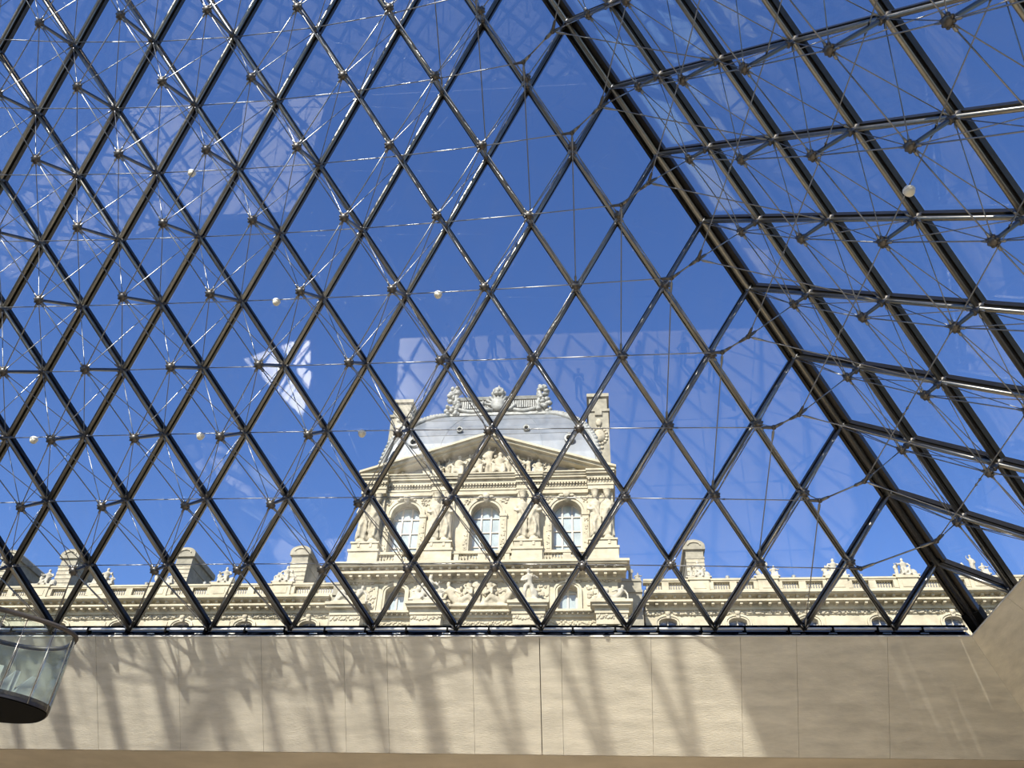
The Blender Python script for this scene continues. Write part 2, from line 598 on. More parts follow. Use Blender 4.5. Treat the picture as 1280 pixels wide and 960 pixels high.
# steel gutter at the foot of the glass
def gutter(name, top, h0, h1, rz, label, detail):
    rt = root(name, label, 'gutter', kind='structure', rz=rz)
    MB().box(h0, h1, top + .16, top + .30, -.035, .035).build('base_angle', M['black'], rt)
    MB().tube([(h0, top + .10, -.075), (h1, top + .10, -.075)], .032, 10).build('steel_rail', M['chrome'], rt, True)
    n = 36
    step = (h1 - h0) / n
    for i in range(n):
        a = h0 + i * step
        MB().prism_x([(top + .005, WALL_TOP + .035), (top + .20, -.10), (top + .24, -.10), (top + .24, WALL_TOP + .035)], a + .01, a + step - .01).build('channel_plate', M['dark'], rt)
        if detail:
            MB().box(a - .02, a + .02, top + .05, top + .22, -.16, -.03).box(a - .045, a + .045, top + .14, top + .20, -.135, -.105).build('rail_bracket', M['black'], rt)
    if detail:
        for j in range(1, NU):
            x = HALF - j * U
            MB().lathe([(.05, -.09), (.065, -.05), (.05, 0), (.03, .05)], 8, (x, top + .12, -.02)).build('foot_bolt', M['chrome'], rt, True)
            MB().box(x - .3, x - .12, top + .02, top + .10, -.225, -.20).box(x + .5, x + .68, top + .02, top + .10, -.225, -.20).build('clip_plate', M['tube'], rt)
    return rt
gutter('trim_5', FY, -17.5, RX, 0, 'dark steel gutter with bright rail along the foot of the front glass', True)
rt6 = root('trim_6', 'dark steel gutter hidden behind the right concrete edge', 'gutter', kind='structure', rz=-math.pi / 2)
MB().box(-17.5, FY, RX + .2, RX + .5, -.28, -.07).build('channel_plate', M['dark'], rt6)

# ================================================================== BELVEDERE platform near the entrance (unseen, behind left), outline shaped to shade the floor
bel = root('shading_belvedere', 'unseen concrete entrance platform, outline shaped to shade the hall floor', 'platform', kind='structure')
MB().prism_z([(-9.9, -17.45), (-5.0, -17.45), (-4.5, -13.0), (-3.9, -8.0), (-3.4, -3.8), (-8.4, -3.8), (-8.7, -11.0), (-9.0, -14.1)], -.55, -.25).build('slab', M['concrete2'], bel)  # right edge drawn so its shadow bounds the sunlit floor
MB().prism_z([(-17.45, -17.45), (-10.9, -17.45), (-13.3, -16.0), (-8.7, -11.0), (-8.4, -3.8), (-17.45, 4.0)], -.55, -.25).build('slab', M['concrete2'], bel)  # gap between the slabs shaped to let a kite of sun through
MB().prism_z([(-17.4, -17.4), (-15.0, -17.4), (-17.4, -12.5)], FLOOR_Z, -.55).build('pier', M['concrete2'], bel)

# ================================================================== PALACE
PAL = Matrix.Translation((.6, 62, 0)) @ Matrix.Rotation(-.0133, 4, 'Z')

def remeshed(mb, name, material, voxel):
    """One continuous skin round a rough clay of overlapping shapes."""
    me = mb.mesh(name + '_clay', material)
    o = bpy.data.objects.new('clay', me)
    COL.objects.link(o)
    md = o.modifiers.new('r', 'REMESH')
    md.mode = 'VOXEL'; md.voxel_size = voxel; md.use_smooth_shade = True
    sm = o.modifiers.new('s', 'SMOOTH'); sm.iterations = 2; sm.factor = .5
    dg = bpy.context.evaluated_depsgraph_get()
    out = bpy.data.meshes.new_from_object(o.evaluated_get(dg))
    out.name = name
    bpy.data.objects.remove(o)
    bpy.data.meshes.remove(me)
    out.materials.clear(); out.materials.append(material)
    return out

def draped(mb, o, h, seed, arms=0, lean=0.0, both=True):
    """Standing robed figure of height h on point o; front is -y."""
    rn = random.Random(seed)
    s = h / 4.2
    def P(x, y, z): return Vector(o) + Vector((x + lean * z, y, z)) * s
    # robe
    prof = [(.52, 0), (.50, .4), (.46, 1.0), (.44, 1.6), (.47, 2.1), (.40, 2.45), (.46, 2.9), (.50, 3.2), (.30, 3.45), (.15, 3.55)]
    n = 14
    vs = []
    for r, z in prof:
        for k in range(n):
            a = 2 * math.pi * k / n
            fold = 1 + (.13 * math.sin(a * 6 + z * 1.5 + seed) if z < 2.5 else 0)
            vs.append(P(r * fold * math.cos(a), r * fold * .72 * math.sin(a), z))
    fs = [(i * n + k, i * n + (k + 1) % n, (i + 1) * n + (k + 1) % n, (i + 1) * n + k) for i in range(len(prof) - 1) for k in range(n)]
    fs += [tuple(range(n - 1, -1, -1)), tuple(range((len(prof) - 1) * n, len(prof) * n))]
    mb.add(vs, fs)
    mb.tube([P(0, 0, 3.4), P(0, -.03, 3.75)], .13 * s, 8)
    mb.ball(P(0, -.04, 3.92), (.21 * s, .24 * s, .28 * s), 10, 8)
    mb.ball(P(0, .05, 4.02), (.25 * s, .25 * s, .22 * s), 8, 6)
    sg = -1 if seed % 2 else 1
    mb.tube([P(sg * .46, 0, 3.2), P(sg * .62, -.1, 2.6), P(sg * .30, -.42, 2.35)], [.15 * s, .13 * s, .10 * s], 7)
    if arms:
        mb.tube([P(-sg * .46, 0, 3.2), P(-sg * .75, -.1, 3.5), P(-sg * .6, -.2, 4.05)], [.15 * s, .12 * s, .09 * s], 7)
    else:
        mb.tube([P(-sg * .46, 0, 3.2), P(-sg * .64, .0, 2.5), P(-sg * .60, -.12, 1.75)], [.15 * s, .13 * s, .10 * s], 7)
    # fall of cloth across the front
    mb.tube([P(sg * .42, -.2, 3.1), P(0, -.42, 2.4), P(-sg * .38, -.38, 1.5), P(-sg * .45, -.25, .6)], [.10 * s, .14 * s, .13 * s, .09 * s], 6)
    mb.tube([P(-sg * .1, -.35, 1.9), P(sg * .15, -.42, 1.0), P(sg * .1, -.42, .1)], [.1 * s, .15 * s, .13 * s], 6)

def seated(mb, o, h, seed, face=1):
    """Seated figure, total height h."""
    s = h / 1.6
    def P(x, y, z): return Vector(o) + Vector((x * face, y, z)) * s
    mb.box(*sum(([P(-.35, -.2, 0)[i], P(.35, .35, .55)[i]] if face > 0 else [P(.35, -.2, 0)[i], P(-.35, .35, .55)[i]] for i in range(3)), []))
    mb.tube([P(0, .08, .5), P(.02, .02, .85), P(.05, -.02, 1.18), P(.05, -.03, 1.3)], [.27 * s, .24 * s, .27 * s, .1 * s], 9)
    mb.ball(P(.06, -.06, 1.45), (.13 * s, .15 * s, .17 * s), 8, 7)
    for q, kx in ((-.16, -.22), (.18, .3)):
        mb.tube([P(q, .05, .58), P(kx, -.42, .60), P(kx * 1.1, -.46, .05)], [.17 * s, .14 * s, .10 * s], 8)
        mb.ball(P(kx * 1.1, -.55, .05), (.09 * s, .16 * s, .07 * s), 6, 5)
    mb.tube([P(-.28, 0, 1.18), P(-.46, -.1, .92), P(-.3, -.36, .72)], [.1 * s, .085 * s, .07 * s], 7)
    mb.tube([P(.34, 0, 1.18), P(.55, -.1, .95), P(.62, -.28, 1.12)], [.1 * s, .085 * s, .07 * s], 7)
    mb.tube([P(-.2, -.3, .55), P(0, -.45, .35), P(.2, -.42, .1)], [.12 * s, .14 * s, .1 * s], 6)

def reclining(mb, o, L, face=1):
    s = L / 2.4
    def P(x, y, z): return Vector(o) + Vector((x * face, y, z)) * s
    mb.tube([P(.2, 0, .28), P(.6, -.05, .55), P(.85, -.05, .95), P(.88, -.05, 1.05)], [.26 * s, .24 * s, .26 * s, .1 * s], 8)
    mb.ball(P(.92, -.08, 1.22), (.14 * s, .15 * s, .17 * s), 8, 6)
    mb.tube([P(.2, -.05, .28), P(-.45, -.25, .55), P(-.95, -.15, .15), P(-1.15, -.15, .08)], [.2 * s, .16 * s, .11 * s, .07 * s], 8)
    mb.tube([P(.2, .05, .25), P(-.5, -.05, .25), P(-1.25, .0, .12)], [.2 * s, .16 * s, .09 * s], 8)
    mb.tube([P(1.05, 0, .95), P(1.28, -.05, .6), P(1.3, -.1, .15)], [.1 * s, .085 * s, .07 * s], 7)
    mb.tube([P(.65, -.12, .95), P(.35, -.3, .8), P(.05, -.35, .65)], [.1 * s, .085 * s, .07 * s], 7)
    mb.box(*sum(([min(P(-1.3, -.3, 0)[i], P(1.4, .3, .12)[i]), max(P(-1.3, -.3, 0)[i], P(1.4, .3, .12)[i])] for i in range(3)), []))

def nude_standing(mb, o, h, seed):
    """Two close standing figures, a grown one and a smaller companion."""
    s = h / 2.6
    def P(x, y, z): return Vector(o) + Vector((x, y, z)) * s
    for q in (-.2, .2):
        mb.tube([P(q, 0, 1.2), P(q * 1.5, -.12, .65), P(q * 1.3, .02, .05)], [.22 * s, .16 * s, .1 * s], 8)
        mb.ball(P(q * 1.3, -.1, .06), (.1 * s, .2 * s, .08 * s), 6, 5)
    mb.tube([P(0, 0, 1.1), P(0, -.02, 1.5), P(-.03, -.02, 1.95), P(-.03, 0, 2.12)], [.3 * s, .28 * s, .36 * s, .13 * s], 9)
    mb.ball(P(-.05, -.05, 2.38), (.17 * s, .19 * s, .22 * s), 8, 7)
    mb.tube([P(-.38, 0, 1.95), P(-.55, -.2, 1.55), P(-.1, -.4, 1.5)], [.13 * s, .11 * s, .08 * s], 7)
    mb.tube([P(.34, 0, 1.95), P(.68, -.1, 1.75), P(.35, -.35, 1.9)], [.13 * s, .11 * s, .08 * s], 7)
    mb.tube([P(.35, .1, .1), P(.5, .05, .5), P(.45, 0, .9)], [.28 * s, .25 * s, .15 * s], 8)
    mb.ball(P(-.45, .1, .3), (.25 * s, .22 * s, .35 * s), 8, 6)
    mb.box(*sum(([P(-.65, -.35, 0)[i], P(.7, .35, .1)[i]] for i in range(3)), []))

# --- clay prototypes
def proto(fn, name, material, voxel):
    b = MB(); fn(b)
    return remeshed(b, name, material, voxel)
CARY = [proto(lambda b, q=q: draped(b, (0, 0, 0), 4.2, q, arms=(q == 3)), 'caryatid', M['stone2'], .085) for q in (1, 2, 3, 4)]
def group_a(b):
    seated(b, (0, 0, .05), 1.5, 1)
    seated(b, (-.62, -.05, .05), .95, 2); seated(b, (.62, .0, .05), .9, 3, -1)
    b.box(-.95, .95, -.45, .4, 0, .12)
def group_b(b):
    seated(b, (.1, 0, .05), 1.45, 4, -1)
    draped(b, (-.5, .05, .05), 1.15, 5); b.ball((.65, 0, .3), (.3, .3, .35), 8, 6)
    b.box(-.95, .95, -.45, .4, 0, .12)
def group_c(b):
    draped(b, (0, 0, .05), 1.7, 6, arms=1)
    seated(b, (.6, -.05, .05), 1.0, 7); b.tube([(-.3, 0, .1), (-.65, -.1, .6), (-.75, 0, 1.1)], [.2, .16, .08], 7)
    b.box(-.95, .95, -.45, .4, 0, .12)
GROUPS = [proto(f, 'statue_group', M['white_stone'], .05) for f in (group_a, group_b, group_c)]
SEATED = proto(lambda b: seated(b, (0, 0, 0), 1.6, 1), 'relief_figure', M['stone2'], .06)
SEATED2 = proto(lambda b: seated(b, (0, 0, 0), 1.6, 1, -1), 'relief_figure', M['stone2'], .06)
RECL = proto(lambda b: reclining(b, (0, 0, 0), 2.4, 1), 'relief_figure', M['stone2'], .06)
RECL2 = proto(lambda b: reclining(b, (0, 0, 0), 2.4, -1), 'relief_figure', M['stone2'], .06)
STAND = proto(lambda b: draped(b, (0, 0, 0), 2.2, 9, arms=1), 'relief_figure', M['stone2'], .06)
STAND2 = proto(lambda b: draped(b, (0, 0, 0), 2.2, 12), 'relief_figure', M['stone2'], .06)
NUDE = proto(lambda b: nude_standing(b, (0, 0, 0), 2.6, 1), 'standing_statue', M['white_stone'], .07)

def inst(name, me, parent, loc, sc=1.0, rz=0.0):
    o = obj(name, me, parent)
    o.location = loc
    o.scale = (sc, sc, sc) if not hasattr(sc, '__len__') else sc
    o.rotation_euler = (0, 0, rz)
    return o

BALU = MB().lathe([(.10, 0), (.10, .06), (.055, .10), (.095, .22), (.10, .30), (.05, .42), (.05, .46), (.10, .50), (.10, .56)], 8).mesh('baluster', M['stone'], True)

def arch_wall(mb, x0, x1, z0, z1, cx, hw, sill, spring, rise, y0, y1, n=12):
    """Wall slab with one arched opening."""
    mb.box(x0, cx - hw, y0, y1, z0, z1)
    mb.box(cx + hw, x1, y0, y1, z0, z1)
    if sill > z0: mb.box(cx - hw, cx + hw, y0, y1, z0, sill)
    pts = [(cx - hw * math.cos(math.pi * i / n), spring + rise * math.sin(math.pi * i / n)) for i in range(n + 1)]
    for (xa, za), (xb, zb) in zip(pts, pts[1:]):
        mb.hexa([(xa, y0, za), (xb, y0, zb), (xb, y1, zb), (xa, y1, za), (xa, y0, z1), (xb, y0, z1), (xb, y1, z1), (xa, y1, z1)])

def archivolt(mb, cx, hw, spring, rise, w, y0, y1, legs=0.0, n=12):
    P = [(math.cos(math.pi * i / n), math.sin(math.pi * i / n)) for i in range(n + 1)]
    for (ca, sa), (cb, sb) in zip(P, P[1:]):
        q = lambda c, s, e: (cx - (hw + e) * c, spring + (rise + e) * s)
        a0, b0, a1, b1 = q(ca, sa, 0), q(cb, sb, 0), q(ca, sa, w), q(cb, sb, w)
        mb.hexa([(a0[0], y0, a0[1]), (b0[0], y0, b0[1]), (b0[0], y1, b0[1]), (a0[0], y1, a0[1]), (a1[0], y0, a1[1]), (b1[0], y0, b1[1]), (b1[0], y1, b1[1]), (a1[0], y1, a1[1])])
    if legs:
        for s in (-1, 1):
            a, b = sorted((cx + s * hw, cx + s * (hw + w)))
            mb.box(a, b, y0, y1, spring - legs, spring)

def lumps(mb, x0, x1, z0, z1, y, step, seed, r=.1):
    """Carved foliage band."""
    rn = random.Random(seed)
    x = x0
    while x < x1:
        z = z0 + (z1 - z0) * rn.random()
        mb.ball((x, y, z), (r * rn.uniform(.6, 1.4), r * rn.uniform(.6, 1.1), r * rn.uniform(.6, 1.3)), 6, 4)
        x += step * rn.uniform(.5, 1.5)

def arched_window(parent, cx, hw, z0, spring, rise, y, cols, rows, pm, dark=None):
    f = MB()
    t = .075
    top = spring + rise
    f.box(cx - hw, cx + hw, y - .06, y + .04, z0, z0 + .12)
    def zt(x):
        u = max(-1, min(1, (x - cx) / hw))
        return spring + rise * math.sqrt(max(0, 1 - u * u))
    xs = [cx - hw + 2 * hw * i / cols for i in range(cols + 1)]
    zs = [z0 + (spring - z0) * i / rows for i in range(rows + 1)]
    for i, x in enumerate(xs):
        xa = min(max(x, cx - hw + t), cx + hw - t)
        f.box(xa - t, xa + t, y - .06, y + .04, z0, max(spring, zt(xa) - .02))
    for z in zs[1:]:
        f.box(cx - hw, cx + hw, y - .05, y + .03, z - .05, z + .05)
    archivolt(f, cx, hw - .12, spring, rise - .12, .12, y - .06, y + .04)
    w = f.build('window', M['frame'], parent)
    k = 0
    for i in range(cols):
        a, b = xs[i] + t, xs[i + 1] - t
        for j in range(rows):
            MB().box(a, b, y + .05, y + .08, zs[j] + .05, zs[j + 1] - .05).build('pane', pm[(i * 3 + j * 2 + k) % len(pm)], w)
        poly = [(a, spring + .05), (b, spring + .05)]
        n = 5
        poly += [(b + (a - b) * q / n, max(spring + .06, zt(b + (a - b) * q / n) - .1)) for q in range(n + 1)]
        MB().prism(poly, y + .05, y + .08).build('pane', pm[(i + 1) % len(pm)], w)
        k += 1
    return w

# ---------------------------------------------------------------- central pavilion
pav = root('palace_pavilion', 'domed stone palace pavilion with triangular pediment and three arched windows', 'building')
pav.matrix_world = PAL
WX = (-7.0, 0.0, 7.0)
PIER = (-9.95, -3.75, 3.75, 9.95)
# storeys
b = MB()
b.box(-11.0, 11.0, 1.0, 14, 0, 30.55)
b.box(-11.2, 11.2, -.2, .62, 0, 19.5)
b.build('body', M['stone'], pav)
b = MB()
for i, cx in enumerate(WX):
    arch_wall(b, (-11.0, -3.5, 3.5)[i], (-3.5, 3.5, 11.0)[i], 23.5, 30.6, cx, 1.28, 24.6, 28.7, 1.26, 0, 1.0)
b.build('upper_wall', M['stone'], pav)
b = MB()
for cx, x0, x1 in ((-7.0, -11.0, -3.5), (7.0, 3.5, 11.0)):
    arch_wall(b, x0, x1, 19.5, 22.6, cx, .78, 19.7, 21.55, .42, -.2, 1.0, 8)
b.box(-3.5, 3.5, -.2, 1.0, 19.5, 22.6)
b.build('lower_wall', M['stone'], pav)
for cx in WX:
    arched_window(pav, cx, 1.28, 24.6, 28.7, 1.26, .72, 3, 3, [M['pane'], M['pane'], M['pane_light']] if 'pane_light' in M else [M['pane']])
    b = MB()
    archivolt(b, cx, 1.28, 28.7, 1.26, .20, -.14, .02, 0, 16)
    archivolt(b, cx, 1.50, 28.7, 1.48, .22, -.22, .02, 0, 16)
    b.build('archivolt', M['stone'], pav, label='moulded round arch over an upper window')
    for s in (-1, 1):
        b = MB()
        a0, a1 = sorted((cx + s * 1.30, cx + s * 1.85))
        b.box(a0, a1, -.16, .02, 23.6, 28.45)
        b.box(a0 - .06, a1 + .06, -.24, .02, 28.45, 28.7)
        b.box(a0 + .12, a1 - .12, -.20, -.15, 25.3, 28.2)
        b.build('pilaster', M['stone'], pav)
        b = MB()
        lumps(b, a0 + .15, a1 - .1, 25.4, 28.1, -.2, .02, int(cx * 7 + s), .07)
        lumps(b, cx + s * 1.6 - .35, cx + s * 1.6 + .35, 29.75, 30.4, -.02, .05, int(cx * 5 + s) + 50, .11)
        b.build('carved_ornament', M['stone2'], pav, True, kind='stuff')
    b = MB()
    b.hexa([(cx - .16, -.42, 29.8), (cx + .16, -.42, 29.8), (cx + .16, 0, 29.8), (cx - .16, 0, 29.8), (cx - .3, -.46, 30.6), (cx + .3, -.46, 30.6), (cx + .3, 0, 30.6), (cx - .3, 0, 30.6)])
    b.ball((cx, -.42, 30.35), (.3, .2, .32), 10, 7)
    for s in (-1, 1):
        b.ball((cx + s * .45, -.3, 30.3), (.26, .14, .16), 8, 6); b.ball((cx + s * .7, -.25, 30.15), (.18, .12, .12), 8, 5)
    b.build('keystone', M['stone2'], pav, True)
for cx in (-7.0, 7.0):
    arched_window(pav, cx,   .78, 19.7, 21.55, .42, .5, 2, 1, [M['pane'], M['pane_dark']])
    b = MB()
    archivolt(b, cx, .80, 21.55, .44, .17, -.32, -.18, 1.9, 10)
    archivolt(b, cx, .98, 21.55, .60, .16, -.40, -.18, 1.9, 10)
    b.hexa([(cx - .12, -.55, 21.9), (cx + .12, -.55, 21.9), (cx + .12, -.2, 21.9), (cx - .12, -.2, 21.9), (cx - .2, -.6, 22.5), (cx + .2, -.6, 22.5), (cx + .2, -.2, 22.5), (cx - .2, -.2, 22.5)])
    b.build('archivolt', M['stone'], pav, label='segmental moulded arch over a lower window')
    for s in (-1, 1):
        x = cx + s * 1.95
        p = MB().box(x - .48, x + .48, -.32, -.18, 19.9, 22.1).build('relief_panel', M['stone'], pav)
        b = MB()
        for q in range(26):
            rn = random.Random(q + int(x * 11))
            b.ball((x + rn.uniform(-.36, .36), -.33, rn.uniform(20.05, 21.95)), (rn.uniform(.08, .18), .09, rn.uniform(.08, .2)), 6, 4)
        b.build('carved_ornament', M['stone2'], p, True, kind='stuff')

# caryatid piers
for i, px in enumerate(PIER):
    b = MB()
    b.box(px - 1.0, px + 1.0, -.35, .02, 23.6, 30.6)
    b.build('pier', M['stone'], pav)
    b = MB()
    b.box(px - 1.25, px + 1.25, -1.15, 0, 23.6, 24.75)
    b.box(px - 1.33, px + 1.33, -1.25, 0, 24.75, 24.95)
    b.box(px - 1.12, px + 1.12, -1.05, 0, 24.95, 25.55)
    b.box(px - 1.22, px + 1.22, -1.15, 0, 25.55, 25.7)
    b.box(px - .62, px - .42, -1.11, -.8, 25.2, 25.55); b.box(px + .42, px + .62, -1.11, -.8, 25.2, 25.55)
    b.build('pedestal', M['stone'], pav)
    for q, dx in ((0, -.52), (1, .52)):
        b = MB().lathe([(.46, 0), (.50, .08), (.46, .2), (.40, .28), (.44, .38), (.36, .42)], 14, (px + dx, -.62, 25.7))
        b.build('round_base', M['stone'], pav, True)
        inst('caryatid', CARY[(i * 2 + q) % 4], pav, (px + dx, -.66, 26.05), (1.02, 1.05, 1.0))
        b = MB().lathe([(.24, 0), (.30, .1), (.26, .2), (.38, .45), (.42, .5)], 12, (px + dx, -.55, 30.1))
        b.build('capital', M['stone2'], pav, True)
# balustrade between the pedestals
b = MB()
b.box(-11.2, 11.2, -.95, -.55, 23.6, 23.95)
b.box(-11.2, 11.2, -1.0, -.5, 24.52, 24.75)
for cx in WX:
    for x in (cx - 2.1, cx, cx + 2.1):
        w = .32 if x == cx else .2
        b.box(x - w, x + w, -.95, -.55, 23.95, 24.52)
b.build('balustrade_rail', M['stone'], pav)
for cx in WX:
    for s in (-1, 1):
        for q in range(6):
            inst('baluster', BALU, pav, (cx + s * (.5 + q * .255), -.75, 23.95), (1, 1, 1.02))
# middle cornice
b = MB()
b.box(-12.0, 12.0, -1.62, .2, 23.40, 23.6)
b.box(-11.8, 11.8, -1.48, .2, 23.26, 23.40)
b.box(-11.5, 11.5, -.75, .2, 22.92, 23.26)
b.box(-11.7, 11.7, -1.25, .2, 22.72, 22.92)
b.box(-11.3, 11.3, -.48, .2, 22.35, 22.72)
b.build('middle_cornice', M['stone'], pav)
b = MB()
x = -11.4
while x < 11.5:
    b.box(x - .11, x + .11, -1.25, -.75, 23.06, 23.26)
    b.box(x - .12, x + .12, -1.12, -.48, 22.50, 22.72)
    x += .74
b.build('dentil_row', M['stone'], pav, kind='stuff')
b = MB(); lumps(b, -10.9, 10.9, 22.25, 22.5, -.3, .11, 3, .11); b.build('carved_frieze', M['stone2'], pav, True, kind='stuff')

# upper entablature, broken forward over the outer piers
b = MB()
for x0, x1, d in ((-11.0, 11.0, 0), (-11.05, -8.85, .55), (8.85, 11.05, .55), (-4.85, -2.65, .12), (2.65, 4.85, .12)):
    b.box(x0, x1, -.25 - d, .4, 30.6, 31.0)
    b.box(x0 - .04, x1 + .04, -.33 - d, .4, 31.0, 31.15)
    b.box(x0, x1, -.25 - d, .4, 31.15, 31.6)
    b.box(x0 - .06, x1 + .06, -.48 - d, .4, 31.6, 31.78)
    b.box(x0 - .1, x1 + .1, -.72 - d, .4, 31.95, 32.15)
    b.box(x0 - .05, x1 + .05, -.45 - d, .4, 31.78, 31.95)
    b.box(x0 - .14, x1 + .14, -.85 - d, .4, 32.15, 32.32)
b.box(-11.2, 11.2, -.25, 13.8, 31.0, 32.6)
b.build('entablature', M['stone'], pav)
b = MB()
x = -10.8
while x < 10.9:
    d = .55 if abs(x) > 8.85 else 0
    b.box(x - .07, x + .07, -.46 - d, -.2 - d, 31.46, 31.6)
    b.ball((x, -.27 - d, 31.35), (.09, .07, .1), 6, 4)
    x += .26
b.build('dentil_row', M['stone'], pav, kind='stuff')
# pediment
for s in (-1, 1):
    b = MB()
    for (e0, e1, f, k) in ((0, .22, -1.45, 0), (-.22, 0, -1.2, 0), (-.40, -.22, -.8, 0)):
        p = [(s * 11.35, 32.40 + e0), (0, 36.25 + e0), (0, 36.25 + e1), (s * 11.35, 32.40 + e1)]
        if s > 0: p = p[::-1]
        b.prism(p, f, 1.0)
    b.build('raking_cornice', M['stone'], pav)
b = MB().prism([(-10.6, 32.3), (10.6, 32.3), (0, 35.95)], .45, 1.0)
b.box(-11.3, 11.3, -1.0, .4, 32.32, 32.42)
b.build('tympanum', M['stone'], pav)
rel = [(RECL2, -7.2, .62), (SEATED, -5.55, .72), (SEATED2, -4.5, .95), (STAND2, -3.6, .80), (SEATED, -2.75, 1.22), (STAND, -1.75, .95), (SEATED2, -.95, 1.3), (STAND, 0, 1.32), (SEATED, .95, 1.35), (STAND2, 1.8, 1.0), (SEATED2, 2.75, 1.18), (STAND, 3.6, .78), (SEATED, 4.5, .95), (SEATED2, 5.5, .70), (RECL, 7.1, .62)]
for me, x, sc in rel:
    inst('relief_figure', me, pav, (x, -.05, 32.42), (sc * 1.2, sc * 1.05, sc * 1.22))
b = MB()
lumps(b, -8.8, 8.8, 32.5, 32.8, -.05, .10, 5, .17)
lumps(b, -5, 5, 32.8, 33.7, .15, .12, 6, .2)
lumps(b, -2.6, 2.6, 33.6, 34.9, .2, .12, 8, .2)
b.build('carved_ornament', M['stone2'], pav, True, kind='stuff')

# dome
prof = [(10.1, .15, 32.4), (9.95, .35, 34.0), (9.75, .6, 35.5), (9.5, .95, 37.0), (9.1, 1.4, 38.2), (8.55, 2.0, 39.4), (7.9, 2.6, 40.4), (7.2, 3.1, 41.2), (6.4, 3.6, 41.9), (5.6, 4.0, 42.35), (4.9, 4.3, 42.6)]
nd = 16
vs, fs = [], []
for hx, dy, z in prof:
    y0, y1 = dy, 15.5 - dy
    ring = [(-hx + 2 * hx * i / nd, y0, z) for i in range(nd)] + [(hx, y0 + (y1 - y0) * i / nd, z) for i in range(nd)] + [(hx - 2 * hx * i / nd, y1, z) for i in range(nd)] + [(-hx, y1 - (y1 - y0) * i / nd, z) for i in range(nd)]
    vs += ring
m_ = 4 * nd
for i in range(len(prof) - 1):
    for k in range(m_):
        k2 = (k + 1) % m_
        fs.append((i * m_ + k, i * m_ + k2, (i + 1) * m_ + k2, (i + 1) * m_ + k))
fs.append(tuple(range((len(prof) - 1) * m_, len(prof) * m_)))
dome = MB().add(vs, fs).build('dome', M['lead'], pav)
# raised seams of the lead sheets on the front slope
b = MB()
for z_i in (4, 7):
    hx, dy, z = prof[z_i]
    b.tube([(-hx + .2, dy - .01, z), (hx - .2, dy - .01, z)], .035, 5)
for q in (-4, 0, 4):
    b.tube([(q / 8 * hx_, dy_ - .01, z_) for hx_, dy_, z_ in prof], .03, 5)
b.build('lead_seam', M['lead'], dome, kind='stuff')
for s in (-1, 1):
    b = MB()
    b.tube([(s * hx, dy - .05, z) for hx, dy, z in prof], .26, 8)
    b.build('hip_moulding', M['lead_orn'], dome, True)
    b = MB()
    for i in range(len(prof) - 1):
        for t in (0, .33, .66):
            p = Vector((s * prof[i][0], prof[i][1], prof[i][2])).lerp(Vector((s * prof[i + 1][0], prof[i + 1][1], prof[i + 1][2])), t)
            b.ball(p + Vector((s * .18, -.12, .12)), (.24, .2, .24), 6, 5)
    b.build('hip_crocket', M['lead_orn'], dome, True, kind='stuff')
    # round dormer eyes
    for (ex, ez, ey, er) in ((7.3, 37.0, .9, .48), (3.2, 38.9, 1.7, .3)):
        b = MB()
        n = 14
        for k in range(n):
            a0, a1 = 2 * math.pi * k / n, 2 * math.pi * (k + 1) / n
            q = lambda a, r, y: (s * ex + r * math.cos(a), y, ez + r * math.sin(a))
            b.hexa([q(a0, er * .65, ey - .35), q(a1, er * .65, ey - .35), q(a1, er * .65, ey + .5), q(a0, er * .65, ey + .5), q(a0, er, ey - .35), q(a1, er, ey - .35), q(a1, er, ey + .5), q(a0, er, ey + .5)])
        b.ball((s * ex, ey - .2, ez + er * 1.15), (er * .5, .2, er * .3), 8, 5)
        o = b.build('round_dormer', M['lead_orn'], dome)
        MB().prism([(s * ex + er * .7 * math.cos(2 * math.pi * k / n), ez + er * .7 * math.sin(2 * math.pi * k / n)) for k in range(n)], ey - .05, ey + .3).build('dormer_opening', M['black'], o)
# crest on the dome
b = MB()
b.box(-5.1, 5.1, 4.1, 11.4, 42.55, 42.85)
b.box(-4.8, 4.8, 4.25, 11.25, 42.85, 43.0)
b.box(-4.45, 4.45, 4.5, 11.0, 43.0, 44.55)
b.hexa([(-4.7, 4.2, 44.55), (4.7, 4.2, 44.55), (4.7, 11.2, 44.55), (-4.7, 11.2, 44.55), (-4.9, 4.05, 44.85), (4.9, 4.05, 44.85), (4.9, 11.3, 44.85), (-4.9, 11.3, 44.85)])
crest = b.build('roof_crest', M['lead_orn'], pav, label='ornate lead crest on top of the dome')
b = MB()
for s in (-1, 1):
    for q in range(12):
        x = s * (1.35 + q * .225)
        b.box(x - .07, x + .07, 4.3, 4.5, 43.6, 44.5)
b.build('crest_flute', M['lead_orn'], crest, kind='stuff')
for s in (-1, 1):
    pts = [(s * (1.0 + 3.2 * t), 4.2, 43.55 - .55 * math.sin(math.pi * t)) for t in [i / 8 for i in range(9)]]
    MB().tube(pts, [.14, .2, .24, .27, .28, .27, .24, .2, .14], 8).build('crest_garland', M['lead_orn'], crest, True)
for s in (-1, 1):
    b = MB()
    rn = random.Random(5 + s)
    for q in range(60):
        t = q / 59
        x = s * (4.75 - .25 * t + rn.uniform(-.6, .55) * (1.25 - .65 * t))
        b.ball((x, 4.2 + rn.uniform(-.25, .3), 42.7 + 3.45 * t), (rn.uniform(.2, .34), .28, rn.uniform(.2, .32)), 7, 5)
    b.tube([(s * 4.3, 4.2, 43.1), (s * 4.0, 4.1, 43.9), (s * 4.4, 4.1, 44.7), (s * 4.15, 4.1, 45.4), (s * 4.5, 4.1, 45.9)], [.25, .22, .26, .24, .16], 7)
    b.build('acroterion', M['lead_orn'], crest, True)
b = MB()
rn = random.Random(11)
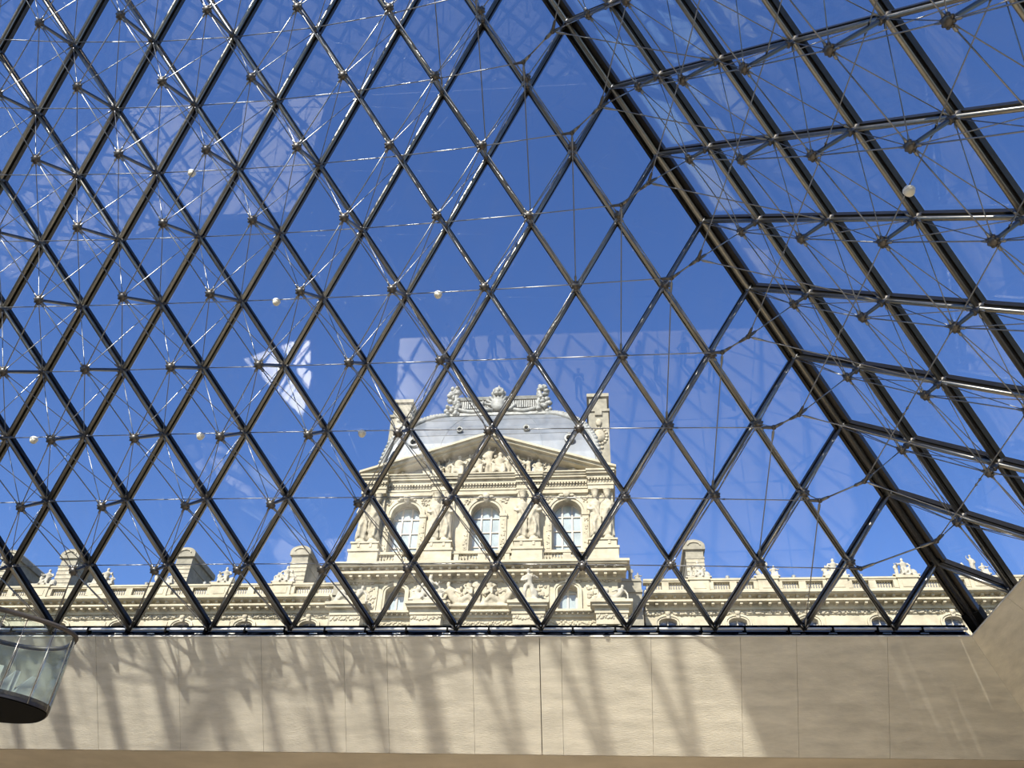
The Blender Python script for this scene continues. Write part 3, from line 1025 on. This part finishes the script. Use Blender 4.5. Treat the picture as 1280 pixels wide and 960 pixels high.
b.ball((0, 4.05, 43.9), (.75, .3, .85), 12, 8)
for q in range(9):
    a = math.pi * (q + .5) / 9
    b.tube([(0, 4.1, 43.6), (1.35 * math.cos(a), 4.05, 43.7 + 1.45 * math.sin(a))], [.2, .12], 6)
b.lathe([(.62, 0), (.68, .2), (.5, .3), (.66, .55), (.55, .85), (.2, 1.05), (.12, 1.2), (.05, 1.45)], 12, (0, 4.3, 45.0))
for q in range(8):
    a = 2 * math.pi * q / 8
    b.ball((.62 * math.cos(a), 4.3 + .62 * math.sin(a), 45.4), (.16, .16, .3), 6, 5)
for s in (-1, 1):
    b.tube([(s * .5, 4.1, 43.1), (s * 1.3, 4.05, 43.2), (s * 1.7, 4.05, 43.7), (s * 1.5, 4.05, 44.3)], [.22, .24, .2, .1], 7)
b.build('crown_cartouche', M['lead_orn'], crest, True)

def tall_chimney(s):
    x = s * 10.1
    b = MB()
    b.box(x - 1.0, x + 1.0, 5.0, 8.6, 32.4, 43.2)
    b.box(x - 1.15, x + 1.15, 4.85, 8.75, 43.2, 43.5)
    b.box(x - .9, x + .9, 5.1, 8.5, 43.5, 45.1)
    b.box(x - 1.12, x + 1.12, 4.88, 8.72, 45.1, 45.5)
    b.box(x - .35, x + .35, 4.8, 5.1, 42.7, 43.5)
    c = b.build('chimney', M['grey_stone'], pav)
    b = MB()
    n = 16
    b.prism([(x + .55 * math.cos(2 * math.pi * k / n), 40.2 + .75 * math.sin(2 * math.pi * k / n)) for k in range(n)], 4.85, 5.02)
    for k in range(n):
        a = 2 * math.pi * k / n
        b.ball((x + .75 * math.cos(a), 4.95, 40.2 + .95 * math.sin(a)), (.17, .12, .17), 6, 5)
    b.ball((x, 4.9, 41.8), (.32, .2, .45), 8, 6)
    for q in range(8):
        b.ball((x + random.uniform(-.4, .4), 4.95, 38.0 + q * .16), (.2, .12, .14), 6, 4)
    b.build('cartouche', M['stone2'], c, True)
tall_chimney(-1); tall_chimney(1)

# projecting entablature blocks over the columns of the lower storey
for x in (-10.4, -4.0, 4.0, 10.4):
    b = MB()
    b.box(x - 1.62, x + 1.62, -2.3, -.1, 19.62, 19.84)
    b.box(x - 1.50, x + 1.50, -2.12, -.1, 19.42, 19.62)
    b.box(x - 1.30, x + 1.30, -1.75, -.1, 18.95, 19.42)
    b.box(x - 1.20, x + 1.20, -1.65, -.1, 18.1, 18.95)
    b.box(x - 1.05, x + 1.05, -2.15, -.1, 19.84, 20.0)
    o = b.build('entablature_block', M['stone'], pav)
    b = MB(); lumps(b, x - 1.15, x + 1.15, 18.55, 18.8, -1.66, .08, int(x * 3), .10); b.build('carved_frieze', M['stone2'], o, True, kind='stuff')
    for q in (-.6, .6):
        MB().lathe([(.42, 0), (.40, 16.8), (.55, 17.2), (.6, 18.1)], 16, (x + q, -1.0, 0)).build('column', M['stone'], pav, True)
b = MB()
b.box(-11.3, 11.3, -1.1, 0, 19.42, 19.6)
b.box(-11.3, 11.3, -.7, 0, 19.1, 19.42)
b.box(-11.3, 11.3, -.45, 0, 18.3, 19.1)
b.build('lower_cornice', M['stone'], pav)
b = MB()
x = -11.1
while x < 11.2:
    b.box(x - .07, x + .07, -.95, -.7, 19.28, 19.42); x += .42
lumps(b, -11, 11, 18.6, 18.85, -.46, .1, 31, .1)
b.build('dentil_row', M['stone'], pav, kind='stuff')
# sculptured group over the middle bay
inst('relief_figure', RECL2, pav, (-1.45, -.55, 20.0), (1.25, 1.0, 1.6))
inst('relief_figure', RECL, pav, (1.45, -.55, 20.0), (1.25, 1.0, 1.6))
inst('relief_figure', STAND, pav, (-.25, -.45, 20.3), (1.2, .9, 1.15))
inst('relief_figure', SEATED, pav, (-.95, -.4, 21.0), (.9, .8, .95))
inst('relief_figure', SEATED2, pav, (.75, -.4, 21.0), (.9, .8, .95))
b = MB(); lumps(b, -2.6, 2.6, 20.0, 20.7, -.3, .06, 77, .2); lumps(b, -1.6, 1.6, 20.6, 22.0, -.25, .1, 78, .2)
b.build('carved_ornament', M['stone2'], pav, True, kind='stuff')

for s_ in (-1, 1):
    a, c = sorted((s_ * 11.05, s_ * 13.0))
    b = MB().box(a, c, 2.0, 14, 0, 22.3)
    b.box(a, c + (.06 if s_ > 0 else 0), 1.85, 14, 22.3, 22.5)
    b.box(a, c, 2.0, 4.5, 22.5, 23.3)
    b.box(a, c, 1.9, 4.6, 23.3, 23.5)
    b.build('corner_pier', M['grey_stone'], pav)  # darker than the walls: the pavilion's shade is put into the colour
# statues on the blocks (they stand on the building, so they are things of their own)
def pal_thing(name, me, loc, sc, label, group=None, rz=0):
    o = bpy.data.objects.new(name, me)
    COL.objects.link(o)
    o.matrix_world = PAL @ Matrix.Translation(loc) @ Matrix.Rotation(rz, 4, 'Z') @ Matrix.Diagonal((sc, sc, sc, 1))
    return tag(o, label, 'statue', group)
pal_thing('standing_statue', NUDE, (4.0, -1.72, 20.0), 1.05, 'pale stone pair of standing figures on the ledge below the right arched windows')
pal_thing('standing_statue', GROUPS[0], (-4.0, -1.45, 20.0), 1.5, 'pale stone seated figures on the ledge below the left arched windows')
def lying(b):
    reclining(b, (0, 0, 0), 2.4, 1); b.tube([(-.9, 0, .2), (-.6, -.1, .8), (-.2, 0, .95)], [.25, .3, .2], 8)
LYING = proto(lying, 'reclining_statue', M['white_stone'], .06)
pal_thing('reclining_statue', LYING, (-10.4, -1.4, 20.0), 1.1, 'pale stone reclining figure on the left outer ledge of the pavilion')
pal_thing('reclining_statue', LYING, (10.4, -1.4, 20.0), 1.0, 'pale stone reclining figure on the right outer ledge of the pavilion')

SHADED_GROUP = GROUPS[2].copy(); SHADED_GROUP.materials.clear(); SHADED_GROUP.materials.append(M['grey_stone'])  # statue copy recoloured darker, as if in the pavilion's shade
pal_thing('corner_statue', SHADED_GROUP, (12.2, 2.9, 23.5), .95, 'stone figure in shade-darkened colour on the recessed pier beside the single-chimney wing')
pal_thing('corner_statue', SHADED_GROUP, (-12.2, 2.9, 23.5), .95, 'stone figure in shade-darkened colour on the recessed pier beside the four-chimney wing')

# ---------------------------------------------------------------- wings
def wing(s, label, side):
    rt = root('palace_wing', label, 'building')
    rt.matrix_world = PAL
    W = 3.0                                  # depth of the wing front
    X0, X1 = 13.2, 49.0
    wins = [15.0 + 5.55 * i for i in range(6)]
    peds = [17.8 + 5.55 * i for i in range(6)]
    def bx(b, x0, x1, *r):
        a, c = sorted((s * x0, s * x1)); b.box(a, c, *r)
    b = MB()
    bx(b, X0, X1, W + .5, W + 14, 0, 22.2)
    bx(b, X0, X1, W, W + .5, 0, 17.0)
    b.build('body', M['stone'], rt)
    b = MB()
    e = [X0] + [(a + c) / 2 for a, c in zip(wins, wins[1:])] + [X1]
    for i, wx in enumerate(wins):
        a, c = sorted((s * e[i], s * e[i + 1]))
        arch_wall(b, a, c, 17.0, 20.75, s * wx, .72, 17.0, 20.12, .36, W, W + .5, 8)
    b.build('wall', M['stone'], rt)
    for wx in wins:
        x = s * wx
        f = MB()
        f.box(x - .72, x - .64, W + .3, W + .36, 17.0, 20.3); f.box(x + .64, x + .72, W + .3, W + .36, 17.0, 20.3)
        f.box(x - .05, x + .05, W + .28, W + .36, 17.0, 20.4); f.box(x - .72, x + .72, W + .3, W + .36, 19.0, 19.1)
        archivolt(f, x, .66, 20.12, .30, .06, W + .3, W + .36, 0, 8)
        w = f.build('window', M['frame'], rt)
        for q in (-1, 1):
            a, c = sorted((x + q * .05, x + q * .66))
            MB().box(a, c, W + .37, W + .40, 17.0, 20.1).build('pane', M['pane_dark'], w)
        MB().prism([(x + .66 * math.cos(math.pi * k / 8), 20.12 + .3 * math.sin(math.pi * k / 8)) for k in range(9)], W + .37, W + .40).build('pane', M['pane_dark'], w)
        MB().box(x - .10, x + .10, W + .41, W + .45, 17.0, 20.25).build('blind', M['white'], w)
        b = MB()
        archivolt(b, x, .74, 20.12, .38, .14, W - .10, W + .02, 3.0, 8)
        archivolt(b, x, .90, 20.12, .52, .16, W - .18, W + .02, 3.0, 8)
        b.build('archivolt', M['stone'], rt)
        b = MB().hexa([(x - .12, W - .3, 20.4), (x + .12, W - .3, 20.4), (x + .12, W, 20.4), (x - .12, W, 20.4), (x - .2, W - .36, 20.95), (x + .2, W - .36, 20.95), (x + .2, W, 20.95), (x - .2, W, 20.95)])
        b.ball((x, W - .3, 20.8), (.2, .14, .2), 8, 5)
        b.build('keystone', M['stone2'], rt)
    for i in range(5):                        # raised wall panels between the windows
        a, c = sorted((s * (wins[i] + 1.3), s * (wins[i + 1] - 1.3)))
        MB().box(a, c, W - .07, W + .02, 17.2, 20.5).build('wall_panel', M['stone'], rt)
    b = MB()
    bx(b, X0, X1, W - .1, W + .6, 20.75, 21.1)
    bx(b, X0, X1, W - .28, W + .6, 21.1, 21.55)
    bx(b, X0, X1, W - .95, W + .6, 21.55, 21.70)
    bx(b, X0, X1, W - .4, W + .6, 21.70, 22.1)
    bx(b, X0, X1, W - 1.08, W + .6, 22.1, 22.2)
    bx(b, X0, X1, W - 1.2, W + .6, 22.18, 22.36)
    b.build('cornice', M['stone'], rt)
    b = MB()
    x = X0 + .2
    while x < X1:
        bx(b, x - .11, x + .11, W - .82, W - .28, 21.35, 21.55)
        bx(b, x - .10, x + .10, W - .86, W - .4, 21.91, 22.1)
        x += .75
    b.build('dentil_row', M['stone'], rt, kind='stuff')
    b = MB(); lumps(b, s * X0 if s > 0 else -X1, s * X1 if s > 0 else -X0, 20.8, 21.05, W - .12, .10, 40 + s, .11)
    b.build('carved_frieze', M['stone2'], rt, True, kind='stuff')
    # parapet
    b = MB()
    bx(b, X0, X1, W - .35, W + .25, 22.36, 22.84)
    b.build('parapet_plinth', M['stone'], rt)
    b = MB()
    bx(b, X0, X1, W - .38, W + .28, 23.50, 23.62); bx(b, X0, X1, W - .45, W + .34, 23.62, 23.78)
    b.build('parapet_rail', M['stone'], rt)
    for i, px in enumerate(peds):
        b = MB()
        bx(b, px - .80, px + .80, W - .48, W + .36, 22.36, 23.62)
        bx(b, px - .90, px + .90, W - .58, W + .46, 23.62, 23.84)
        bx(b, px - 1.15, px + 1.15, W - .38, W + .28, 22.84, 23.5)
        bx(b, px - .5, px + .5, W - .52, W - .45, 22.85, 23.4)
        b.build('parapet_pedestal', M['stone'], rt)
    for wx in wins:
        b = MB(); bx(b, wx - .28, wx + .28, W - .36, W + .26, 22.84, 23.5); b.build('parapet_post', M['stone'], rt)
        for q in (-1, 1):
            for k in range(6):
                x = wx + q * (.40 + k * .215)
                if x < X0 + .3: continue
                inst('baluster', BALU, rt, (s * x, W - .05, 22.84), (.85, .85, 1.18))
    # roof behind the parapet and its little finials
    b = MB()
    a, c = sorted((s * (X0 + .5), s * X1))
    b.prism_x([(W + 1.6, 22.3), (W + 2.0, 24.7), (W + 3.0, 25.15), (W + 9, 25.6), (W + 13, 22.3)], a, c)
    roof = b.build('roof', M['slate'], rt)
    b = MB(); bx(b, X0 + .5, X1, W + 1.85, W + 2.1, 24.35, 24.72); b.build('lead_gutter', M['lead_orn'], roof)
    for i, wx in enumerate(wins):
        for dx in (0,):
            MB().lathe([(.2, 0), (.24, .1), (.14, .25), (.2, .38), (.05, .5)], 8, (s * wx, W + 2.0, 24.7)).build('roof_finial', M['lead_orn'], roof, True)
    # chimneys
    for cx in ((18.3, 29.6, 41.2, 47.3) if s < 0 else (18.2,)):
        x = s * cx
        b = MB()
        b.box(x - .78, x + .78, W + 3.6, W + 8.4, 22.4, 27.6)
        b.box(x - .92, x + .92, W + 3.45, W + 8.55, 24.9, 25.3)
        b.box(x - .85, x + .85, W + 3.52, W + 8.48, 27.6, 27.8)
        b.box(x - .78, x + .78, W + 3.6, W + 8.4, 27.8, 28.5)
        b.box(x - .98, x + .98, W + 3.4, W + 8.6, 28.5, 28.85)
        n = 10
        b.prism([(x - .98, 28.85)] + [(x - .98 * math.cos(math.pi * k / n), 28.85 + .62 * math.sin(math.pi * k / n)) for k in range(1, n)] + [(x + .98, 28.85)], W + 3.4, W + 8.6)
        c = b.build('chimney', M['grey_stone'], rt)
        b = MB()
        archivolt(b, x, .5, 28.9, .26, .10, W + 3.3, W + 3.42, 0, 8)
        for q in range(5):
            b.box(x - .80, x + .80, W + 3.56, W + 3.62, 25.6 + q * .42, 25.6 + q * .42 + .30)
        b.build('chimney_trim', M['stone2'], c)
    # statues on the pedestals
    for i, px in enumerate(peds[:6]):
        pal_thing('parapet_statue', GROUPS[(i + (s > 0)) % 3], (s * px, W - .05, 23.84), 1.12, 'carved stone figure group, %s from the pavilion on the %s wing parapet' % (('first', 'second', 'third', 'fourth', 'fifth', 'sixth')[i], side), 'parapet statues of the %s wing' % side)
    return rt
wing(-1, 'long stone palace wing with four tall chimneys joining the pavilion', 'four-chimney')
wing(1, 'long stone palace wing with one tall chimney joining the pavilion', 'single-chimney')

# ================================================================== STAIR with glass balustrade (left, inside)
st = root('glass_staircase', 'curved stair landing with glass balustrade, dark soffit and white steps', 'staircase', loc=(0, 0, 0))
near = [(-4.2, 7.4), (-2.2, 8.6), (-.9, 9.65), (.06, 10.50), (.39, 10.83), (.63, 11.12), (.76, 11.44), (.71, 11.72), (.36, 12.06), (-.06, 12.12), (-.42, 11.99), (-.72, 11.76), (-1.6, 11.1), (-3.2, 10.1), (-5.4, 9.0)]
def smooth_path(p, n):
    out = []
    for i in range(len(p) - 1):
        p0 = Vector(p[max(i - 1, 0)]); p1 = Vector(p[i]); p2 = Vector(p[i + 1]); p3 = Vector(p[min(i + 2, len(p) - 1)])
        for k in range(n):
            t = k / n
            out.append(.5 * ((2 * p1) + (-p0 + p2) * t + (2 * p0 - 5 * p1 + 4 * p2 - p3) * t * t + (-p0 + 3 * p1 - 3 * p2 + p3) * t ** 3))
    out.append(Vector(p[-1]))
    return out
path = [p + Vector((-.09, .0)) for p in smooth_path(near, 5)]
RAIL_Z, SLAB_Z = -2.70, -3.80
MB().tube([(p.x, p.y, RAIL_Z) for p in path], .036, 10).build('handrail', M['rail'], st, True, label='dark rounded handrail')
b = MB().prism_z([(p.x, p.y) for p in path], SLAB_Z - .10, SLAB_Z)
b.build('landing_edge', M['hub'], st)
cx_, cy_ = -.6, 10.6
MB().prism_z([(p.x * .985 + cx_ * .015, p.y * .99 + cy_ * .01) for p in path], SLAB_Z - .115, SLAB_Z - .10).build('soffit', M['black'], st)
marks = [0, 10, 16, 20, 26, 32, 38, 44, 50, 57, 63, len(path) - 1]
for a, c in zip(marks, marks[1:]):
    seg = path[a:c + 1]
    vs, fs = [], []
    for i, p in enumerate(seg):
        t = (seg[min(i + 1, len(seg) - 1)] - seg[max(i - 1, 0)]).normalized()
        nn = Vector((t.y, -t.x)) * .008
        sh = .02 if i == 0 else (-.02 if i == len(seg) - 1 else 0)
        q = p + t * sh
        for sgn, z in ((1, SLAB_Z - .05), (1, RAIL_Z - .05), (-1, RAIL_Z - .05), (-1, SLAB_Z - .05)):
            vs.append((q.x + sgn * nn.x, q.y + sgn * nn.y, z))
    n = len(seg)
    for i in range(n - 1):
        for k in range(4):
            fs.append((i * 4 + k, i * 4 + (k + 1) % 4, (i + 1) * 4 + (k + 1) % 4, (i + 1) * 4 + k))
    fs += [(3, 2, 1, 0), ((n - 1) * 4, (n - 1) * 4 + 1, (n - 1) * 4 + 2, (n - 1) * 4 + 3)]
    MB().add(vs, fs).build('glass_panel', M['railglass'], st, True)
for a in marks[1:-1]:
    p = path[a]
    MB().tube([(p.x, p.y, SLAB_Z - .1), (p.x, p.y, RAIL_Z)], .007, 6).build('baluster_post', M['tube'], st, True)
# inner metal band half way up the far side
MB().tube([(p.x * .98 - .02, p.y - .06, SLAB_Z + .42) for p in path[46:]], .014, 6).build('mid_rail', M['tube'], st, True)
NB = (Vector((.06, 10.5)) - Vector((.63, 11.12))).normalized()      # direction along the near edge, away to the left
NI = Vector((-NB.y, NB.x)) * -1
if NI.y < 0: NI = -NI
for i in range(8):                              # sawtooth flight of white steps along the near edge
    o_ = Vector((.60, 11.17)) + NB * (i * .25) + NI * .05
    h = .30 + .02 * i
    A3 = lambda u, v, z: (o_.x + NB.x * u + NI.x * v, o_.y + NB.y * u + NI.y * v, SLAB_Z + z)
    b = MB()
    wd = .55 + .06 * min(i, 6)
    vs = [A3(0, 0, 0), A3(.27, 0, 0), A3(.07, 0, h), A3(.0, 0, h), A3(0, wd, 0), A3(.27, wd, 0), A3(.07, wd, h), A3(.0, wd, h)]
    b.add(vs, [(0, 1, 2, 3), (7, 6, 5, 4), (0, 4, 5, 1), (1, 5, 6, 2), (2, 6, 7, 3), (3, 7, 4, 0)])
    b.build('step', M['tread'], st)
# supporting shaft and arm out of view
MB().lathe([(1.5, 0), (1.5, -SLAB_Z * 0 + (SLAB_Z - .3 - FLOOR_Z))], 24, (-5.2, 8.4, FLOOR_Z)).build('shaft', M['tube'], st, True)

# ================================================================== small round lamps on the ring cables
def spot(pos, label):
    rt = root('cable_lamp', label, 'lamp', 'small round lamps clipped to the ring cables', loc=pos)
    MB().lathe([(.02, .10), (.03, .08), (.03, .05)], 8).build('clip', M['hub'], rt, True)
    MB().ball((0, 0, -.02), (.085, .085, .085), 12, 8).build('globe', M['lampglass'], rt, True)
    MB().lathe([(.088, -.01), (.095, .0), (.095, .03), (.07, .06)], 12).build('collar', M['chrome'], rt, True)
LAMPS = ((3, 5.54, 'first from the corner beam on the lowest lamp cable'), (3, 7.54, 'second from the corner beam on the lowest lamp cable'), (3, 9.58, 'third from the corner beam on the lowest lamp cable'), (5, 3.57, 'first from the corner beam on the middle lamp cable'), (5, 5.55, 'second from the corner beam on the middle lamp cable'), (7, 5.56, 'alone on the highest lamp cable'))
for k, j, wh in LAMPS:
    a, t = int(j), j - int(j)
    p = node(k, a, ring_depth(k, a)).lerp(node(k, a + 1, ring_depth(k, a + 1)), t)
    spot(p + Vector((0, 0, -.07)), 'small round lamp, ' + wh)
a, t = 3, .51
p = ST @ node(3, a, ring_depth(3, a)).lerp(node(3, a + 1, ring_depth(3, a + 1)), t)
spot(p + Vector((0, 0, -.07)), 'small round lamp hanging on a thin cable right of the corner beam')

# ================================================================== visitors on the hall floor (they show as reflections in the front glass)
SKIN = mat('skin', (.55, .36, .26), .6)
HAIR = mat('dark_hair', (.03, .02, .015), .6)
def person_mesh(pose, shirt, legs):
    b = MB()
    sp = .11
    st_ = .16 if pose == 'walk' else .0
    for s in (-1, 1):
        f = s * st_
        b.tube([(s * .095, 0, .92), (s * .105, -.02 - f * .8, .50), (s * .11, f * 1.1 if f > 0 else -f * -.9, .08)], [.092, .068, .045], 10)
        fy = f * 1.1 if f > 0 else f * .9
        b.tube([(s * .11, fy + .05, .045), (s * .115, fy - .10, .04), (s * .12, fy - .18, .03)], [.045, .045, .03], 8)
        if pose == 'photo':
            pts = [(s * .19, .0, 1.41), (s * .23, -.16, 1.18), (s * .09, -.34, 1.52)]
        elif pose == 'hip' and s > 0:
            pts = [(s * .19, 0, 1.41), (s * .36, .04, 1.18), (s * .19, -.08, 1.02)]
        else:
            pts = [(s * .19, 0, 1.41), (s * .25, .02 + f * .4, 1.14), (s * .25, -.05 + f * .9, .90)]
        b.tube(pts, [.058, .045, .030], 9)
        w = Vector(pts[2]); d = (w - Vector(pts[1])).normalized()
        sd = Vector((0, -1, 0)) if abs(d.z) > .6 and pose != 'photo' else Vector((-s, 0, 0))
        b.tube([w, w + d * .05, w + d * .09], [.03, .036, .03], 8)
        for q, ln in enumerate((.065, .078, .072, .055)):
            o_ = w + d * .085 + sd * (.024 - .016 * q)
            b.tube([o_, o_ + d * ln * .5, o_ + d * ln + Vector((-s * .012, -.008, 0))], [.0095, .009, .007], 6)
        b.tube([w + d * .03 + sd * .025, w + d * .06 + sd * .055, w + d * .09 + sd * .06], [.012, .011, .009], 6)
    b.tube([(0, .01, .86), (0, .01, .98), (0, .0, 1.12), (0, -.005, 1.28), (0, .0, 1.40), (0, .01, 1.46)], [.13, .155, .135, .155, .15, .07], 12)
    for s in (-1, 1): b.ball((s * .15, 0, 1.40), (.085, .075, .07), 8, 6)
    b.tube([(0, .01, 1.44), (0, -.005, 1.54)], .055, 10)
    b.ball((0, -.01, 1.625), (.076, .098, .115), 12, 10)
    b.ball((0, -.035, 1.565), (.05, .06, .045), 8, 6)
    b.tube([(0, -.10, 1.645), (0, -.125, 1.605)], [.010, .016], 6)
    for s in (-1, 1):
        b.ball((s * .078, .0, 1.62), (.012, .022, .032), 6, 5)
        b.ball((s * .03, -.095, 1.65), (.014, .010, .008), 6, 4)
    b.ball((0, -.098, 1.572), (.024, .012, .007), 6, 4)
    me = remeshed(b, 'person', SKIN, .013)
    me.materials.append(mat('shirt', shirt, .85, 0, .2, 20)); me.materials.append(mat('trousers', legs, .85, 0, .2, 20)); me.materials.append(mat('shoe', (.05, .045, .04), .5))
    for p in me.polygons:
        c = p.center
        r = 0
        if c.z < .085: r = 3
        elif c.z < .99 and abs(c.x) < .205: r = 2
        elif c.z < 1.465 and abs(c.x) < .20 and c.y > -.2: r = 1
        elif c.z > 1.12 and c.z < 1.465 and pose != 'photo': r = 1
        elif pose == 'photo' and c.z < 1.47 and c.y > -.24: r = 1
        p.material_index = r
    return me
def hair_mesh(long):
    b = MB().ball((0, .018, 1.655), (.086, .098, .10), 12, 9)
    if long: b.tube([(0, .06, 1.66), (0, .09, 1.52), (0, .10, 1.40)], [.07, .075, .05], 9)
    return b
PM = [person_mesh('stand', (.06, .07, .10), (.05, .06, .10)), person_mesh('walk', (.30, .08, .07), (.06, .06, .07)), person_mesh('hip', (.10, .16, .12), (.12, .10, .08)), person_mesh('photo', (.05, .05, .055), (.05, .06, .09))]
PT = [(4.6, -4.7, 0, 2.4, 'person in dark shirt and trousers standing beside another visitor'), (5.35, -4.6, 2, -2.2, 'person in green shirt, hand on hip, beside a dark-clad visitor'), (3.6, -4.4, 1, .9, 'person in red shirt striding past two standing visitors'), (2.3, -5.4, 2, 1.5, 'person in green shirt standing alone near the platform shadow'), (11.8, -3.5, 1, -1.2, 'person in red shirt walking near the concrete corner'), (12.6, -2.7, 0, 2.0, 'person in dark clothes standing behind the walking visitor'), (14.0, -3.6, 2, 2.8, 'person in green shirt standing close to the hall edge'), (15.2, -2.3, 0, .3, 'person in dark clothes standing nearest the hall edge')]
for x, y, q, rz, lb in PT:
    rt = root('person', lb, 'person', 'visitors on the hall floor', loc=(x, y, FLOOR_Z), rz=rz)
    obj('body', PM[q], rt)
    hair_mesh(q == 1).build('hair', HAIR, rt, True)
rt = root('person', 'person in black taking a picture with raised arms', 'person', 'visitors on the hall floor', loc=(8.87, -1.42, FLOOR_Z), rz=math.pi)
obj('body', PM[3], rt); hair_mesh(False).build('hair', HAIR, rt, True)
